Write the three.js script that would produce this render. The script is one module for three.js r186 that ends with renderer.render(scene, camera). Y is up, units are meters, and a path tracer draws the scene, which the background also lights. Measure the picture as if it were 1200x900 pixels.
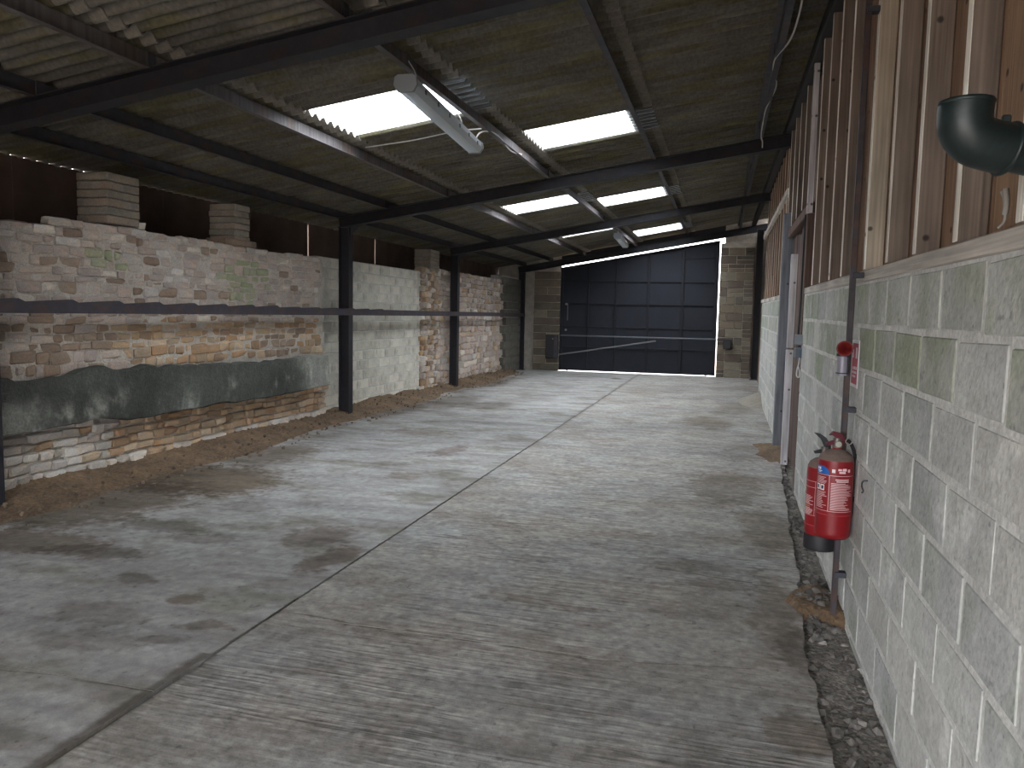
import * as THREE from 'three';
import { mergeGeometries } from 'three/addons/utils/BufferGeometryUtils.js';
import { ConvexGeometry } from 'three/addons/geometries/ConvexGeometry.js';

// ---------------------------------------------------------------- camera, sky, exposure
const scene = new THREE.Scene();
const EYE = 1.615, FOCAL = 900;                               // focal length in pixels of a 1200 x 900 frame
const camera = new THREE.PerspectiveCamera(2 * Math.atan(450 / FOCAL) * 180 / Math.PI, 4 / 3, 0.05, 300);
{
  const m = new THREE.Matrix4().makeBasis(
    new THREE.Vector3(0.96464, 0.01999, -0.26280),
    new THREE.Vector3(-0.04261, 0.99583, -0.08066),
    new THREE.Vector3(0.26009, 0.08900, 0.96147));
  camera.quaternion.setFromRotationMatrix(m);
  camera.position.set(0, EYE, 0);
}
{ // overcast sky: the standard one, three times brighter overhead than at the horizon
  const w = 16, h = 64, px = new Float32Array(w * h * 4);
  for (let j = 0; j < h; j++) for (let i = 0; i < w; i++) { const e = Math.sin(((j + 0.5) / h - 0.5) * Math.PI), L = (1 + 2 * Math.max(0, e)) / 3; px.set([0.975 * L, 0.99 * L, 1.03 * L, 1], (j * w + i) * 4); }
  const t = new THREE.DataTexture(px, w, h, THREE.RGBAFormat, THREE.FloatType); t.mapping = THREE.EquirectangularReflectionMapping; t.magFilter = THREE.LinearFilter; t.needsUpdate = true;
  scene.background = t; scene.backgroundIntensity = 2;
}
const renderer = new THREE.WebGLRenderer({ antialias: true });
renderer.toneMapping = THREE.LinearToneMapping;
renderer.toneMappingExposure = 16.5;
renderer.shadowMap.enabled = true;

// ---------------------------------------------------------------- small helpers
function rng(seed) { let a = seed >>> 0; return () => { a = (a + 0x6D2B79F5) | 0; let t = Math.imul(a ^ (a >>> 15), 1 | a); t = (t + Math.imul(t ^ (t >>> 7), 61 | t)) ^ t; return ((t ^ (t >>> 14)) >>> 0) / 4294967296; }; }
const R = rng(20240611);
const rr = (a, b) => a + (b - a) * R();
const clamp = (v, a = 0, b = 1) => Math.min(b, Math.max(a, v));
const lerp = (a, b, t) => a + (b - a) * t;
const sstep = (a, b, v) => { const t = clamp((v - a) / (b - a)); return t * t * (3 - 2 * t); };
const table = (pts) => (v) => { if (v <= pts[0][0]) return pts[0][1]; for (let i = 1; i < pts.length; i++) if (v <= pts[i][0]) return lerp(pts[i - 1][1], pts[i][1], (v - pts[i - 1][0]) / Math.max(1e-6, pts[i][0] - pts[i - 1][0])); return pts[pts.length - 1][1]; };
const hash = (x, y, s) => { let h = Math.imul(x, 374761393) + Math.imul(y, 668265263) + Math.imul(s, 1442695041); h = Math.imul(h ^ (h >>> 13), 1274126177); return ((h ^ (h >>> 16)) >>> 0) / 4294967296; };
function vn(x, y, px, py, s) {                                    // value noise, repeats after px, py cells
  const xi = Math.floor(x), yi = Math.floor(y), fx = x - xi, fy = y - yi;
  const w = (v, p) => ((v % p) + p) % p, u = fx * fx * (3 - 2 * fx), v = fy * fy * (3 - 2 * fy);
  const x0 = w(xi, px), x1 = w(xi + 1, px), y0 = w(yi, py), y1 = w(yi + 1, py);
  return lerp(lerp(hash(x0, y0, s), hash(x1, y0, s), u), lerp(hash(x0, y1, s), hash(x1, y1, s), u), v);
}
function fb(u, v, fx, fy, oct, s) { let a = 0, n = 0, w = 1; for (let i = 0; i < oct; i++) { a += w * vn(u * fx, v * fy, fx, fy, s + i * 17); n += w; w *= 0.55; fx *= 2; fy *= 2; } return a / n; }
const fw = (x, y, oct, s) => { let a = 0, n = 0, w = 1, f = 1; for (let i = 0; i < oct; i++) { a += w * vn(x * f, y * f, 1e6, 1e6, s + i * 17); n += w; w *= 0.55; f *= 2.03; } return a / n; };
function tex(size, tile, fn, srgb = true, h = size) {
  const d = new Uint8Array(size * h * 4);
  for (let j = 0; j < h; j++) for (let i = 0; i < size; i++) {
    const c = fn((i + 0.5) / size, (j + 0.5) / h), k = (j * size + i) * 4;
    d[k] = clamp(c[0], 0, 255); d[k + 1] = clamp(c[1], 0, 255); d[k + 2] = clamp(c[2], 0, 255); d[k + 3] = 255;
  }
  const t = new THREE.DataTexture(d, size, h, THREE.RGBAFormat);
  t.wrapS = t.wrapT = THREE.RepeatWrapping; t.magFilter = THREE.LinearFilter; t.minFilter = THREE.LinearFilter;
  const [tx, ty] = Array.isArray(tile) ? tile : [tile, tile];
  t.repeat.set(1 / tx, 1 / ty); if (srgb) t.colorSpace = THREE.SRGBColorSpace; t.needsUpdate = true;
  return t;
}
const bumpTex = (size, tile, fn, h = size) => tex(size, tile, (u, v) => { const g = 255 * fn(u, v); return [g, g, g]; }, false, h);
const M = (o) => new THREE.MeshStandardMaterial({ roughness: 0.9, metalness: 0, ...o });
const rgb = (r, g, b) => new THREE.Color(`rgb(${Math.round(r)},${Math.round(g)},${Math.round(b)})`);

// names, tags
const used = {};
function numbered(n) { used[n] = (used[n] ?? -1) + 1; return used[n] ? `${n}_${String(used[n]).padStart(3, '0')}` : n; }
function shadow(o) { o.traverse((c) => { if (c.isMesh) { c.castShadow = true; c.receiveShadow = true; } }); return o; }
function top(o, name, data) { o.name = numbered(name); Object.assign(o.userData, data); scene.add(o); return o; }
const group = (name, data, p = [0, 0, 0]) => { const g = new THREE.Group(); g.position.set(p[0], p[1], -p[2]); return top(g, name, data); };
const structure = (name, label) => group(name, { kind: 'structure', label });
const thing = (name, label, category, p, grp) => group(name, grp ? { label, category, group: grp } : { label, category }, p);
function part(parent, name, geo, mat, label) { const m = new THREE.Mesh(geo, mat); m.name = name; if (label) m.userData.label = label; parent.add(m); return m; }

// geometry: d is depth into the barn (world z = -d)
function metricUV(g, ou = 0, ov = 0, flat = true) {
  if (g.index) g = g.toNonIndexed();
  if (flat) g.computeVertexNormals();
  const p = g.attributes.position, uv = new Float32Array(p.count * 2), a = new THREE.Vector3(), b = new THREE.Vector3(), c = new THREE.Vector3();
  for (let i = 0; i < p.count; i += 3) {
    a.fromBufferAttribute(p, i); b.fromBufferAttribute(p, i + 1); c.fromBufferAttribute(p, i + 2);
    const n = b.clone().sub(a).cross(c.clone().sub(a)), ax = Math.abs(n.x), ay = Math.abs(n.y), az = Math.abs(n.z);
    [a, b, c].forEach((q, k) => {
      const [u, v] = ax >= ay && ax >= az ? [q.z, q.y] : ay >= az ? [q.x, q.z] : [q.x, q.y];
      uv[(i + k) * 2] = u + ou; uv[(i + k) * 2 + 1] = v + ov;
    });
  }
  g.setAttribute('uv', new THREE.BufferAttribute(uv, 2));
  return g;
}
function chamferPts(w, h, d, c, jit = 0, rnd = R) {
  const pts = [];
  for (const sx of [-1, 1]) for (const sy of [-1, 1]) for (const sz of [-1, 1]) {
    const j = () => (rnd() - 0.5) * 2 * jit, X = sx * w / 2 + j() * w, Y = sy * h / 2 + j() * h, Z = sz * d / 2;
    const k = c * (jit ? 0.5 + rnd() : 1);
    pts.push(new THREE.Vector3(X - sx * k, Y, Z - sz * k), new THREE.Vector3(X, Y - sy * k, Z - sz * k), new THREE.Vector3(X - sx * k, Y - sy * k, Z));
  }
  return pts;
}
const cbox = (w, h, d, c = 0.004, ou = 0, ov = 0) => metricUV(new ConvexGeometry(chamferPts(w, h, d, Math.min(c, w / 3, h / 3, d / 3))), ou, ov);
const pbox = (w, h, d, x = 0, y = 0, z = 0) => { const g = metricUV(new THREE.BoxGeometry(w, h, d)); g.translate(x, y, z); return g; };
const merge = (l) => mergeGeometries(l.map((g) => { const q = g.index ? g.toNonIndexed() : g; for (const k of Object.keys(q.attributes)) if (!['position', 'normal', 'uv', 'color'].includes(k)) q.deleteAttribute(k); return q; }));
function tube(pts, r, seg = 24, rad = 8) { return new THREE.TubeGeometry(new THREE.CatmullRomCurve3(pts), seg, r, rad, false); }
const P = (x, y, d) => new THREE.Vector3(x, y, -d);
// a beam along local z with an I, C or L section; origin in the middle of the length, at the bottom of the section
function section(kind, L, h, b, t = 0.009) {
  if (kind === 'I') return merge([pbox(t, h - 2 * t, L, 0, h / 2, 0), pbox(b, t, L, 0, t / 2, 0), pbox(b, t, L, 0, h - t / 2, 0)]);
  if (kind === 'Z') return merge([pbox(t, h, L, 0, h / 2, 0), pbox(b, t, L, b / 2, t / 2, 0), pbox(b, t, L, -b / 2, h - t / 2, 0)]);
  return merge([pbox(t, h, L, 0, h / 2, 0), pbox(Math.abs(b), t, L, b / 2, t / 2, 0)]);
}
// prism between two sets of points at two depths (quads listed around), world coordinates
function sheet(nu, nv, fn, uvfn) {                                 // parametric surface
  const pos = [], uv = [], idx = [];
  for (let j = 0; j <= nv; j++) for (let i = 0; i <= nu; i++) { const p = fn(i / nu, j / nv); pos.push(...p); const q = uvfn ? uvfn(i / nu, j / nv, p) : [p[0], p[2]]; uv.push(...q); }
  for (let j = 0; j < nv; j++) for (let i = 0; i < nu; i++) { const a = j * (nu + 1) + i, b = a + 1, c = a + nu + 1, e = c + 1; idx.push(a, b, c, b, e, c); }
  const g = new THREE.BufferGeometry();
  g.setAttribute('position', new THREE.Float32BufferAttribute(pos, 3)); g.setAttribute('uv', new THREE.Float32BufferAttribute(uv, 2)); g.setIndex(idx); g.computeVertexNormals();
  return g;
}
function hexa(c) {                                                  // closed box through eight corners: 0-3 one end, 4-7 the other
  const pos = [], f = (a, b, e, g) => { for (const k of [a, b, e, a, e, g]) pos.push(c[k].x, c[k].y, c[k].z); };
  f(0, 1, 2, 3); f(7, 6, 5, 4); f(0, 4, 5, 1); f(1, 5, 6, 2); f(2, 6, 7, 3); f(3, 7, 4, 0);
  const g = new THREE.BufferGeometry(); g.setAttribute('position', new THREE.Float32BufferAttribute(pos, 3)); return metricUV(g);
}
const slabBox = (x0, x1, y0, y1, d0, d1) => hexa([P(x0, y0, d0), P(x1, y0, d0), P(x1, y1, d0), P(x0, y1, d0), P(x0, y0, d1), P(x1, y0, d1), P(x1, y1, d1), P(x0, y1, d1)]);

// the lines of the building, measured: underside of the rafters, faces of the walls
const yb = (x, d) => 2.91 + 0.0035 * (d - 4.76) + (0.1405 + 0.0017 * (d - 4.76)) * (x + 5.4);
const yPurlin = (x, d) => yb(x, d) + 0.16;
const yRoof = (x, d) => yb(x, d) + 0.31;
const colX = (d) => -5.49 - 0.0155 * (d - 4.76);
const wallX = (d) => -5.62 - 0.015 * (d - 4.76);
const rightX = (d) => 0.70 + 0.0075 * (d - 3);
const rightTop = (d) => 1.81 + 0.0115 * (d - 3);

// ---------------------------------------------------------------- textures and materials
const grain = (u, v, s) => fb(u, v, 64, 64, 3, s);
const ridge = (u, v) => { const w = v + 0.010 * (fb(u, v, 6, 6, 3, 77) - 0.5); return fb(u, w, 14, 150, 2, 78); };
const floorRidgedMap = tex(1024, 2.2, (u, v) => {
  const m = fb(u, v, 4, 5, 5, 1), g = grain(u, v, 5), r = ridge(u, v), patch = sstep(0.38, 0.62, fb(u, v, 3, 4, 3, 9));
  let L = 157 + 26 * (m - 0.5) + 56 * (g - 0.5) + patch * 70 * (r - 0.5) + (1 - patch) * 24 * (r - 0.5);
  if (hash(Math.floor(u * 1024), Math.floor(v * 1024), 3) > 0.988) L -= 40;
  const w = fb(u, v, 5, 5, 3, 33) - 0.5;
  return [L * (1.0 + 0.05 * w), L * 0.982, L * (0.952 - 0.06 * w)];
});
const floorRidgedBump = bumpTex(1024, 2.2, (u, v) => clamp(0.5 + 0.55 * (ridge(u, v) - 0.5) * (0.4 + sstep(0.38, 0.62, fb(u, v, 3, 4, 3, 9))) + 0.35 * (grain(u, v, 5) - 0.5)));
const floorSmoothMap = tex(1024, 2.6, (u, v) => {
  const m = fb(u, v, 4, 6, 5, 101), g = grain(u, v, 105), st = fb(u, v, 3, 26, 4, 108), b = sstep(0.55, 0.75, fb(u, v, 5, 7, 4, 120));
  const L = 158 + 34 * (m - 0.5) + 34 * (g - 0.5) + 40 * (st - 0.5) - 22 * b;
  return [L * 0.995, L * 0.988, L * (0.98 - 0.05 * b)];
});
const floorSmoothBump = bumpTex(1024, 2.6, (u, v) => clamp(0.5 + 0.3 * (fb(u, v, 3, 26, 4, 108) - 0.5) + 0.4 * (grain(u, v, 105) - 0.5)));
const blockMap = (seed, tint, green) => tex(512, 1.1, (u, v) => {
  const m = fb(u, v, 5, 5, 4, seed), g = fb(u, v, 60, 60, 3, seed + 4), pit = fb(u, v, 44, 44, 2, seed + 31), gr = green * sstep(0.38, 0.68, fb(u, v, 4, 4, 4, seed + 9)), wh = sstep(0.6, 0.78, fb(u, v, 6, 7, 4, seed + 21));
  let L = 185 + 44 * (m - 0.5) + 38 * (g - 0.5) + 22 * wh;
  if (pit > 0.74) L -= 200 * (pit - 0.74);
  return [L * (tint[0] - 0.15 * gr), L * (tint[1] - 0.115 * gr), L * (tint[2] - 0.22 * gr)];
});
const blockBump = bumpTex(512, 1.1, (u, v) => fb(u, v, 60, 60, 3, 204));
const M_block = [[200, [1, 0.995, 0.965], 0], [260, [0.96, 0.965, 0.95], 0.25], [310, [1.02, 1.02, 1.0], 0.1]].map(([s, t, g]) => M({ map: blockMap(s, t, g), bumpMap: blockBump, bumpScale: 0.004 }));
const M_blockGreen = [[400, [0.94, 0.945, 0.90], 0.6], [430, [0.94, 0.945, 0.90], 0.7], [470, [0.97, 0.975, 0.94], 0.4]].map(([s, t, g]) => M({ map: blockMap(s, t, g), bumpMap: blockBump, bumpScale: 0.004 }));
const mortarMap = tex(512, 0.8, (u, v) => { const L = 202 + 40 * (fb(u, v, 8, 8, 4, 501) - 0.5) + 40 * (fb(u, v, 70, 70, 2, 502) - 0.5); return [L, L * 0.995, L * 0.97]; });
const M_mortar = M({ map: mortarMap, bumpMap: blockBump, bumpScale: 0.004 });
const stoneMap = tex(512, 0.7, (u, v) => { const L = 226 + 60 * (fb(u, v, 6, 8, 5, 601) - 0.5) + 46 * (fb(u, v, 60, 60, 3, 610) - 0.5), w = fb(u, v, 5, 5, 3, 620) - 0.5; return [L * (1 + 0.08 * w), L, L * (1 - 0.1 * w)]; });
const stoneBump = bumpTex(512, 0.7, (u, v) => 0.6 * fb(u, v, 14, 18, 4, 602) + 0.4 * fb(u, v, 60, 60, 2, 610));
const stoneMat = (r, g, b) => M({ map: stoneMap, bumpMap: stoneBump, bumpScale: 0.008, color: rgb(r, g, b) });
const PAL = {
  white: [[235, 228, 219], [221, 214, 207], [241, 235, 225], [207, 201, 192]],
  buff: [[214, 189, 160], [201, 176, 146], [223, 203, 176], [189, 169, 144]],
  tan: [[201, 167, 133], [185, 155, 124], [207, 180, 146], [174, 149, 124]],
  brown: [[169, 149, 131], [155, 137, 122], [178, 160, 142]],
  pink: [[210, 194, 184], [201, 187, 178], [216, 203, 192], [194, 180, 171]],
  green: [[178, 183, 149], [187, 189, 162]],
};
const M_stone = Object.fromEntries(Object.entries(PAL).map(([k, l]) => [k, l.map((c) => stoneMat(...c))]));
const M_stoneMix = M({ map: stoneMap, bumpMap: stoneBump, bumpScale: 0.008, vertexColors: true });
const M_core = M({ map: mortarMap, bumpMap: stoneBump, bumpScale: 0.02, color: rgb(246, 238, 230) });
const woodMap = (seed, r, g, b) => tex(256, [0.4, 1.6], (u, v) => {
  const w = u + 0.02 * (fb(u, v, 4, 3, 3, seed) - 0.5), l = fb(w, v, 40, 3, 3, seed + 5), m = fb(u, v, 4, 4, 4, seed + 9);
  let L = 1 + 0.34 * (l - 0.5) + 0.36 * (m - 0.5);
  const kx = (u * 3 + 0.4) % 1 - 0.5, ky = (v * 4 + 0.2 * Math.floor(u * 3)) % 1 - 0.5, kd = Math.hypot(kx * 0.133, ky * 0.4);
  if (hash(Math.floor(u * 3), Math.floor(v * 4), seed) > 0.55) L *= 1 - 0.5 * sstep(0.016, 0.006, kd);
  return [r * L, g * L, b * L];
}, true, 512);
const woodBump = bumpTex(256, [0.4, 1.6], (u, v) => fb(u, v, 40, 3, 3, 705), 512);
const wm = (s, r, g, b) => M({ map: woodMap(s, r, g, b), bumpMap: woodBump, bumpScale: 0.002 });
const M_stud = [wm(700, 118, 106, 96), wm(720, 126, 114, 103), wm(740, 110, 99, 90)];
const M_sawn = wm(760, 232, 226, 214);
const M_board = [wm(780, 142, 114, 92), wm(800, 130, 104, 85), wm(820, 150, 122, 98)];
const M_doorBoard = [wm(840, 96, 78, 70), wm(860, 84, 70, 66)];
const M_greyWood = wm(880, 112, 115, 121);
const M_sill = wm(900, 186, 179, 169);
const M_paleWood = wm(920, 206, 204, 208);
const steelMap = tex(512, 1.0, (u, v) => { const r = sstep(0.56, 0.74, fb(u, v, 7, 9, 5, 950)), L = 1 + 0.4 * (fb(u, v, 20, 20, 4, 960) - 0.5); return [lerp(60, 74, r) * L, lerp(61, 63, r) * L, lerp(68, 60, r) * L]; });
const M_steel = M({ map: steelMap, roughness: 0.62, metalness: 0.15 });
const M_steelDark = M({ map: steelMap, color: 0xb0b0b8, roughness: 0.66, metalness: 0.15 });
const purlinMap = tex(512, [1.6, 1.6], (u, v) => { const st = fb(u, v, 60, 4, 3, 980), r = sstep(0.5, 0.75, fb(u, v, 8, 8, 4, 985)); const L = 1 + 0.5 * (st - 0.5); return [lerp(98, 92, r) * L, lerp(94, 80, r) * L, lerp(94, 74, r) * L]; });
const M_purlin = M({ map: purlinMap, roughness: 0.7, metalness: 0.1 });
const roofMap = tex(1024, [2.4, 2.4], (u, v) => {                  // u runs up the slope, v along the barn
  const m = fb(u, v, 4, 6, 5, 1001), st = fb(u, v, 5, 80, 3, 1005), moss = sstep(0.42, 0.66, fb(u, v, 6, 16, 5, 1010)), g = fb(u, v, 128, 128, 2, 1015);
  const L = 100 + 46 * (m - 0.5) + 34 * (st - 0.5) + 28 * (g - 0.5);
  return [L * lerp(1.0, 0.97, moss), L * lerp(0.96, 0.92, moss), L * lerp(0.89, 0.70, moss)];
});
const roofBump = bumpTex(512, [2.4, 2.4], (u, v) => fb(u, v, 90, 90, 3, 1021));
const M_roof = M({ map: roofMap, bumpMap: roofBump, bumpScale: 0.003, side: THREE.DoubleSide });
const M_skylight = new THREE.MeshPhysicalMaterial({ color: 0xe2e6e8, roughness: 0.4, transmission: 0.95, thickness: 0, ior: 1.3, side: THREE.DoubleSide });
const dirtMap = tex(512, 1.3, (u, v) => { const L = 1 + 0.5 * (fb(u, v, 7, 7, 5, 1101) - 0.5) + 0.45 * (fb(u, v, 70, 70, 3, 1105) - 0.5); return [118 * L, 98 * L, 78 * L]; });
const dirtBump = bumpTex(512, 1.3, (u, v) => 0.5 * fb(u, v, 14, 14, 4, 1102) + 0.5 * fb(u, v, 70, 70, 2, 1105));
const M_dirt = M({ map: dirtMap, bumpMap: dirtBump, bumpScale: 0.02, roughness: 1 });
const gritMap = tex(512, 0.9, (u, v) => { const L = 1 + 0.5 * (fb(u, v, 12, 12, 4, 1151) - 0.5) + 0.7 * (fb(u, v, 80, 80, 3, 1155) - 0.5); return [122 * L, 117 * L, 110 * L]; });   // grey grit and crushed stone
const M_soil = M({ map: gritMap, bumpMap: dirtBump, bumpScale: 0.02, roughness: 1 });
const M_gate = M({ map: tex(512, 1.4, (u, v) => { const L = 1 + 0.36 * (fb(u, v, 6, 6, 5, 1201) - 0.5) + 0.12 * (fb(u, v, 60, 60, 2, 1203) - 0.5); return [25 * L, 29 * L, 40 * L]; }), roughness: 0.75, metalness: 0.05 });
const M_gateFrame = M({ color: rgb(20, 23, 31), roughness: 0.75, metalness: 0.1 });
const M_clad = M({ map: tex(512, 1.2, (u, v) => { const L = 1 + 0.4 * (fb(u, v, 5, 6, 5, 1301) - 0.5); return [92 * L, 76 * L, 67 * L]; }), roughness: 0.8 });
const M_black = M({ color: rgb(34, 34, 38), roughness: 0.55 });
const M_red = M({ color: rgb(136, 18, 27), roughness: 0.42 });

// ---------------------------------------------------------------- ground outside and floor
part(structure('yard_ground', 'bare stony yard outside the barn'), 'ground_surface', slabBox(-45, 45, -0.4, -0.12, -50, 70), M({ map: dirtMap, color: rgb(214, 220, 232) }));

const trenchX = table([[0, 0.50], [2.9, 0.47], [3.4, 0.46], [3.9, 0.475], [4.35, 0.50], [4.7, 0.52], [5.7, 0.56], [8.3, 0.67], [9.2, 0.70], [12, 0.72], [23, 0.9]]);
const slabEdge = (d) => Math.min(rightX(d) - 0.01, trenchX(d) + 0.05 * (fw(d * 3.1, 2.2, 3, 41) - 0.5) + 0.03 * (fw(d * 11, 7.2, 2, 43) - 0.5)) + (d > 10 ? 0.25 : 0);
const BR = [0.44, 0.35, 0.26], DK = [0.46, 0.41, 0.37], RD = [0.48, 0.38, 0.33];
const STAINS = [                                                    // x, d, half sizes, strength, colour of the dirt
  [-4.65, 6.2, 0.85, 0.75, 1, BR], [-4.9, 5.2, 0.7, 0.9, 0.85, BR], [-4.85, 7.6, 0.5, 0.8, 0.7, BR], [-3.95, 4.05, 0.42, 0.2, 0.85, DK], [-4.55, 4.15, 0.7, 0.28, 0.8, BR], [-2.75, 4.9, 0.27, 0.32, 0.75, RD], [-2.42, 4.45, 0.14, 0.34, 0.9, RD],
  [-3.3, 3.76, 0.15, 0.09, 0.8, DK], [-2.8, 3.6, 0.12, 0.09, 0.75, BR], [-2.5, 3.25, 0.15, 0.07, 0.8, DK], [-3.1, 3.28, 0.3, 0.15, 0.5, DK], [-2.95, 2.95, 0.34, 0.14, 0.45, DK], [-3.75, 5.5, 0.34, 0.18, 0.5, DK], [-3.9, 4.75, 0.4, 0.16, 0.65, DK],
  [-3.5, 4.6, 0.3, 0.12, 0.6, DK], [-2.6, 3.05, 0.12, 0.06, 0.7, DK], [-3.05, 8.5, 0.18, 0.5, 0.7, RD], [-3.0, 7.0, 0.2, 0.2, 0.5, BR], [-4.0, 13.1, 0.5, 0.8, 0.7, DK], [-4.75, 13.5, 0.5, 1.3, 0.8, DK], [-5.3, 12.2, 0.5, 1.7, 0.9, DK], [-5.3, 17.5, 0.5, 2.2, 0.8, DK],
  [-3.3, 11.0, 0.9, 0.16, 0.5, DK], [-3.9, 9.7, 0.6, 0.3, 0.5, BR], [-0.14, 12.4, 0.45, 0.9, 0.65, BR], [0.3, 14.6, 0.4, 1.4, 0.5, BR], [0.36, 4.4, 0.16, 0.7, 0.6, BR], [0.34, 3.1, 0.14, 0.22, 0.75, BR], [0.2, 2.8, 0.3, 0.12, 0.4, DK], [0.1, 7.7, 0.4, 0.9, 0.6, BR], [0.4, 6.2, 0.25, 0.7, 0.6, BR], [0.3, 9.7, 0.35, 0.9, 0.55, DK],
  [-0.5, 2.72, 0.7, 0.11, 0.4, DK], [-1.5, 2.5, 0.5, 0.13, 0.4, DK], [-1.75, 3.05, 0.22, 0.12, 0.35, DK], [-0.6, 5.6, 0.3, 0.12, 0.35, BR], [-1.0, 4.15, 0.4, 0.1, 0.3, BR], [-1.6, 17, 0.5, 1.4, 0.3, BR], [-2.6, 20.4, 0.14, 0.25, 0.95, DK], [0.42, 3.85, 0.1, 0.3, 0.6, DK], [-3.2, 2.5, 0.5, 0.15, 0.3, DK], [-0.05, 5.1, 0.4, 0.12, 0.5, DK], [0.05, 4.75, 0.3, 0.08, 0.5, DK],
];
function floorTint(x, d) {
  const wx = x + 0.28 * (fw(x * 2.2, d * 2.2, 4, 61) - 0.5), wd = d + 0.34 * (fw(x * 2.2, d * 1.4, 4, 71) - 0.5), c = [1, 1, 1];
  const put = (k, col) => { for (let i = 0; i < 3; i++) c[i] *= lerp(1, col[i], k); };
  for (const [sx, sd, rx, rd, s, col] of STAINS) {
    const q = Math.hypot((wx - sx) / rx, (wd - sd) / rd); if (q > 1.5) continue;
    put(s * sstep(1.15, 0.55, q + 0.5 * (fw(x * 9, d * 9, 3, 81) - 0.5)), col);
  }
  put(0.3 * sstep(0.55, 0.72, fw(x * 1.1, d * 0.8, 4, 91)), DK);
  put(0.35 * sstep(0.56, 0.70, fw(x * 3.1 + 5, d * 5.3, 4, 95)), BR);
  put(0.45 * sstep(0.6, 0.74, fw(x * 2.4 + 9, d * 9.3, 3, 99)), DK);
  const j = Math.abs(x + 2.24 + 0.02 * (fw(d * 2, 1, 2, 33) - 0.5)), jw = d < 3 ? 0.045 : 0.018;            // soil in the joint
  put(0.75 * sstep(jw, jw * 0.3, j) * (d < 3.1 ? 1 : 0.5 + 0.5 * fw(d * 1.4, 3, 3, 35)), DK);
  return c;
}
function slab(parent, xa, xb, d0, d1, mat) {
  const step = (d) => (d < 4 ? 0.03 : d < 7 ? 0.045 : d < 12 ? 0.08 : 0.14), ds = [d0];
  while (ds[ds.length - 1] < d1 - 1e-6) ds.push(Math.min(d1, ds[ds.length - 1] + step(ds[ds.length - 1])));
  const w = xb((d0 + d1) / 2) - xa((d0 + d1) / 2), nu = Math.ceil(w / (d0 < 7 ? 0.045 : 0.08)), nv = ds.length - 1, col = [];
  const yAt = (x, d) => 0.005 * (fw(x * 1.3, d * 1.3, 3, 51) - 0.5);
  const gTop = sheet(nu, nv, (u, v) => { const d = ds[Math.round(v * nv)], x = lerp(xa(d), xb(d), u); col.push(...floorTint(x, d)); return [x, yAt(x, d), -d]; }, (u, v, p) => [p[0], -p[2]]);
  gTop.setAttribute('color', new THREE.Float32BufferAttribute(col, 3));
  const skirt = (f, n) => { const g = sheet(n, 1, (u, v) => { const p = f(u); return [p[0], v ? -0.14 : yAt(p[0], p[1]), -p[1]]; }, (u, v, p) => [p[0] - p[2], p[1]]); g.setAttribute('color', new THREE.Float32BufferAttribute(new Array(g.attributes.position.count * 3).fill(0.62), 3)); return g; };
  const parts = [gTop, skirt((u) => { const d = ds[Math.round(u * nv)]; return [xa(d), d]; }, nv), skirt((u) => { const d = ds[Math.round(u * nv)]; return [xb(d), d]; }, nv), skirt((u) => [lerp(xa(d0), xb(d0), u), d0], nu), skirt((u) => [lerp(xa(d1), xb(d1), u), d1], nu)];
  part(parent, 'concrete_slab', merge(parts), mat);
}
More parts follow.
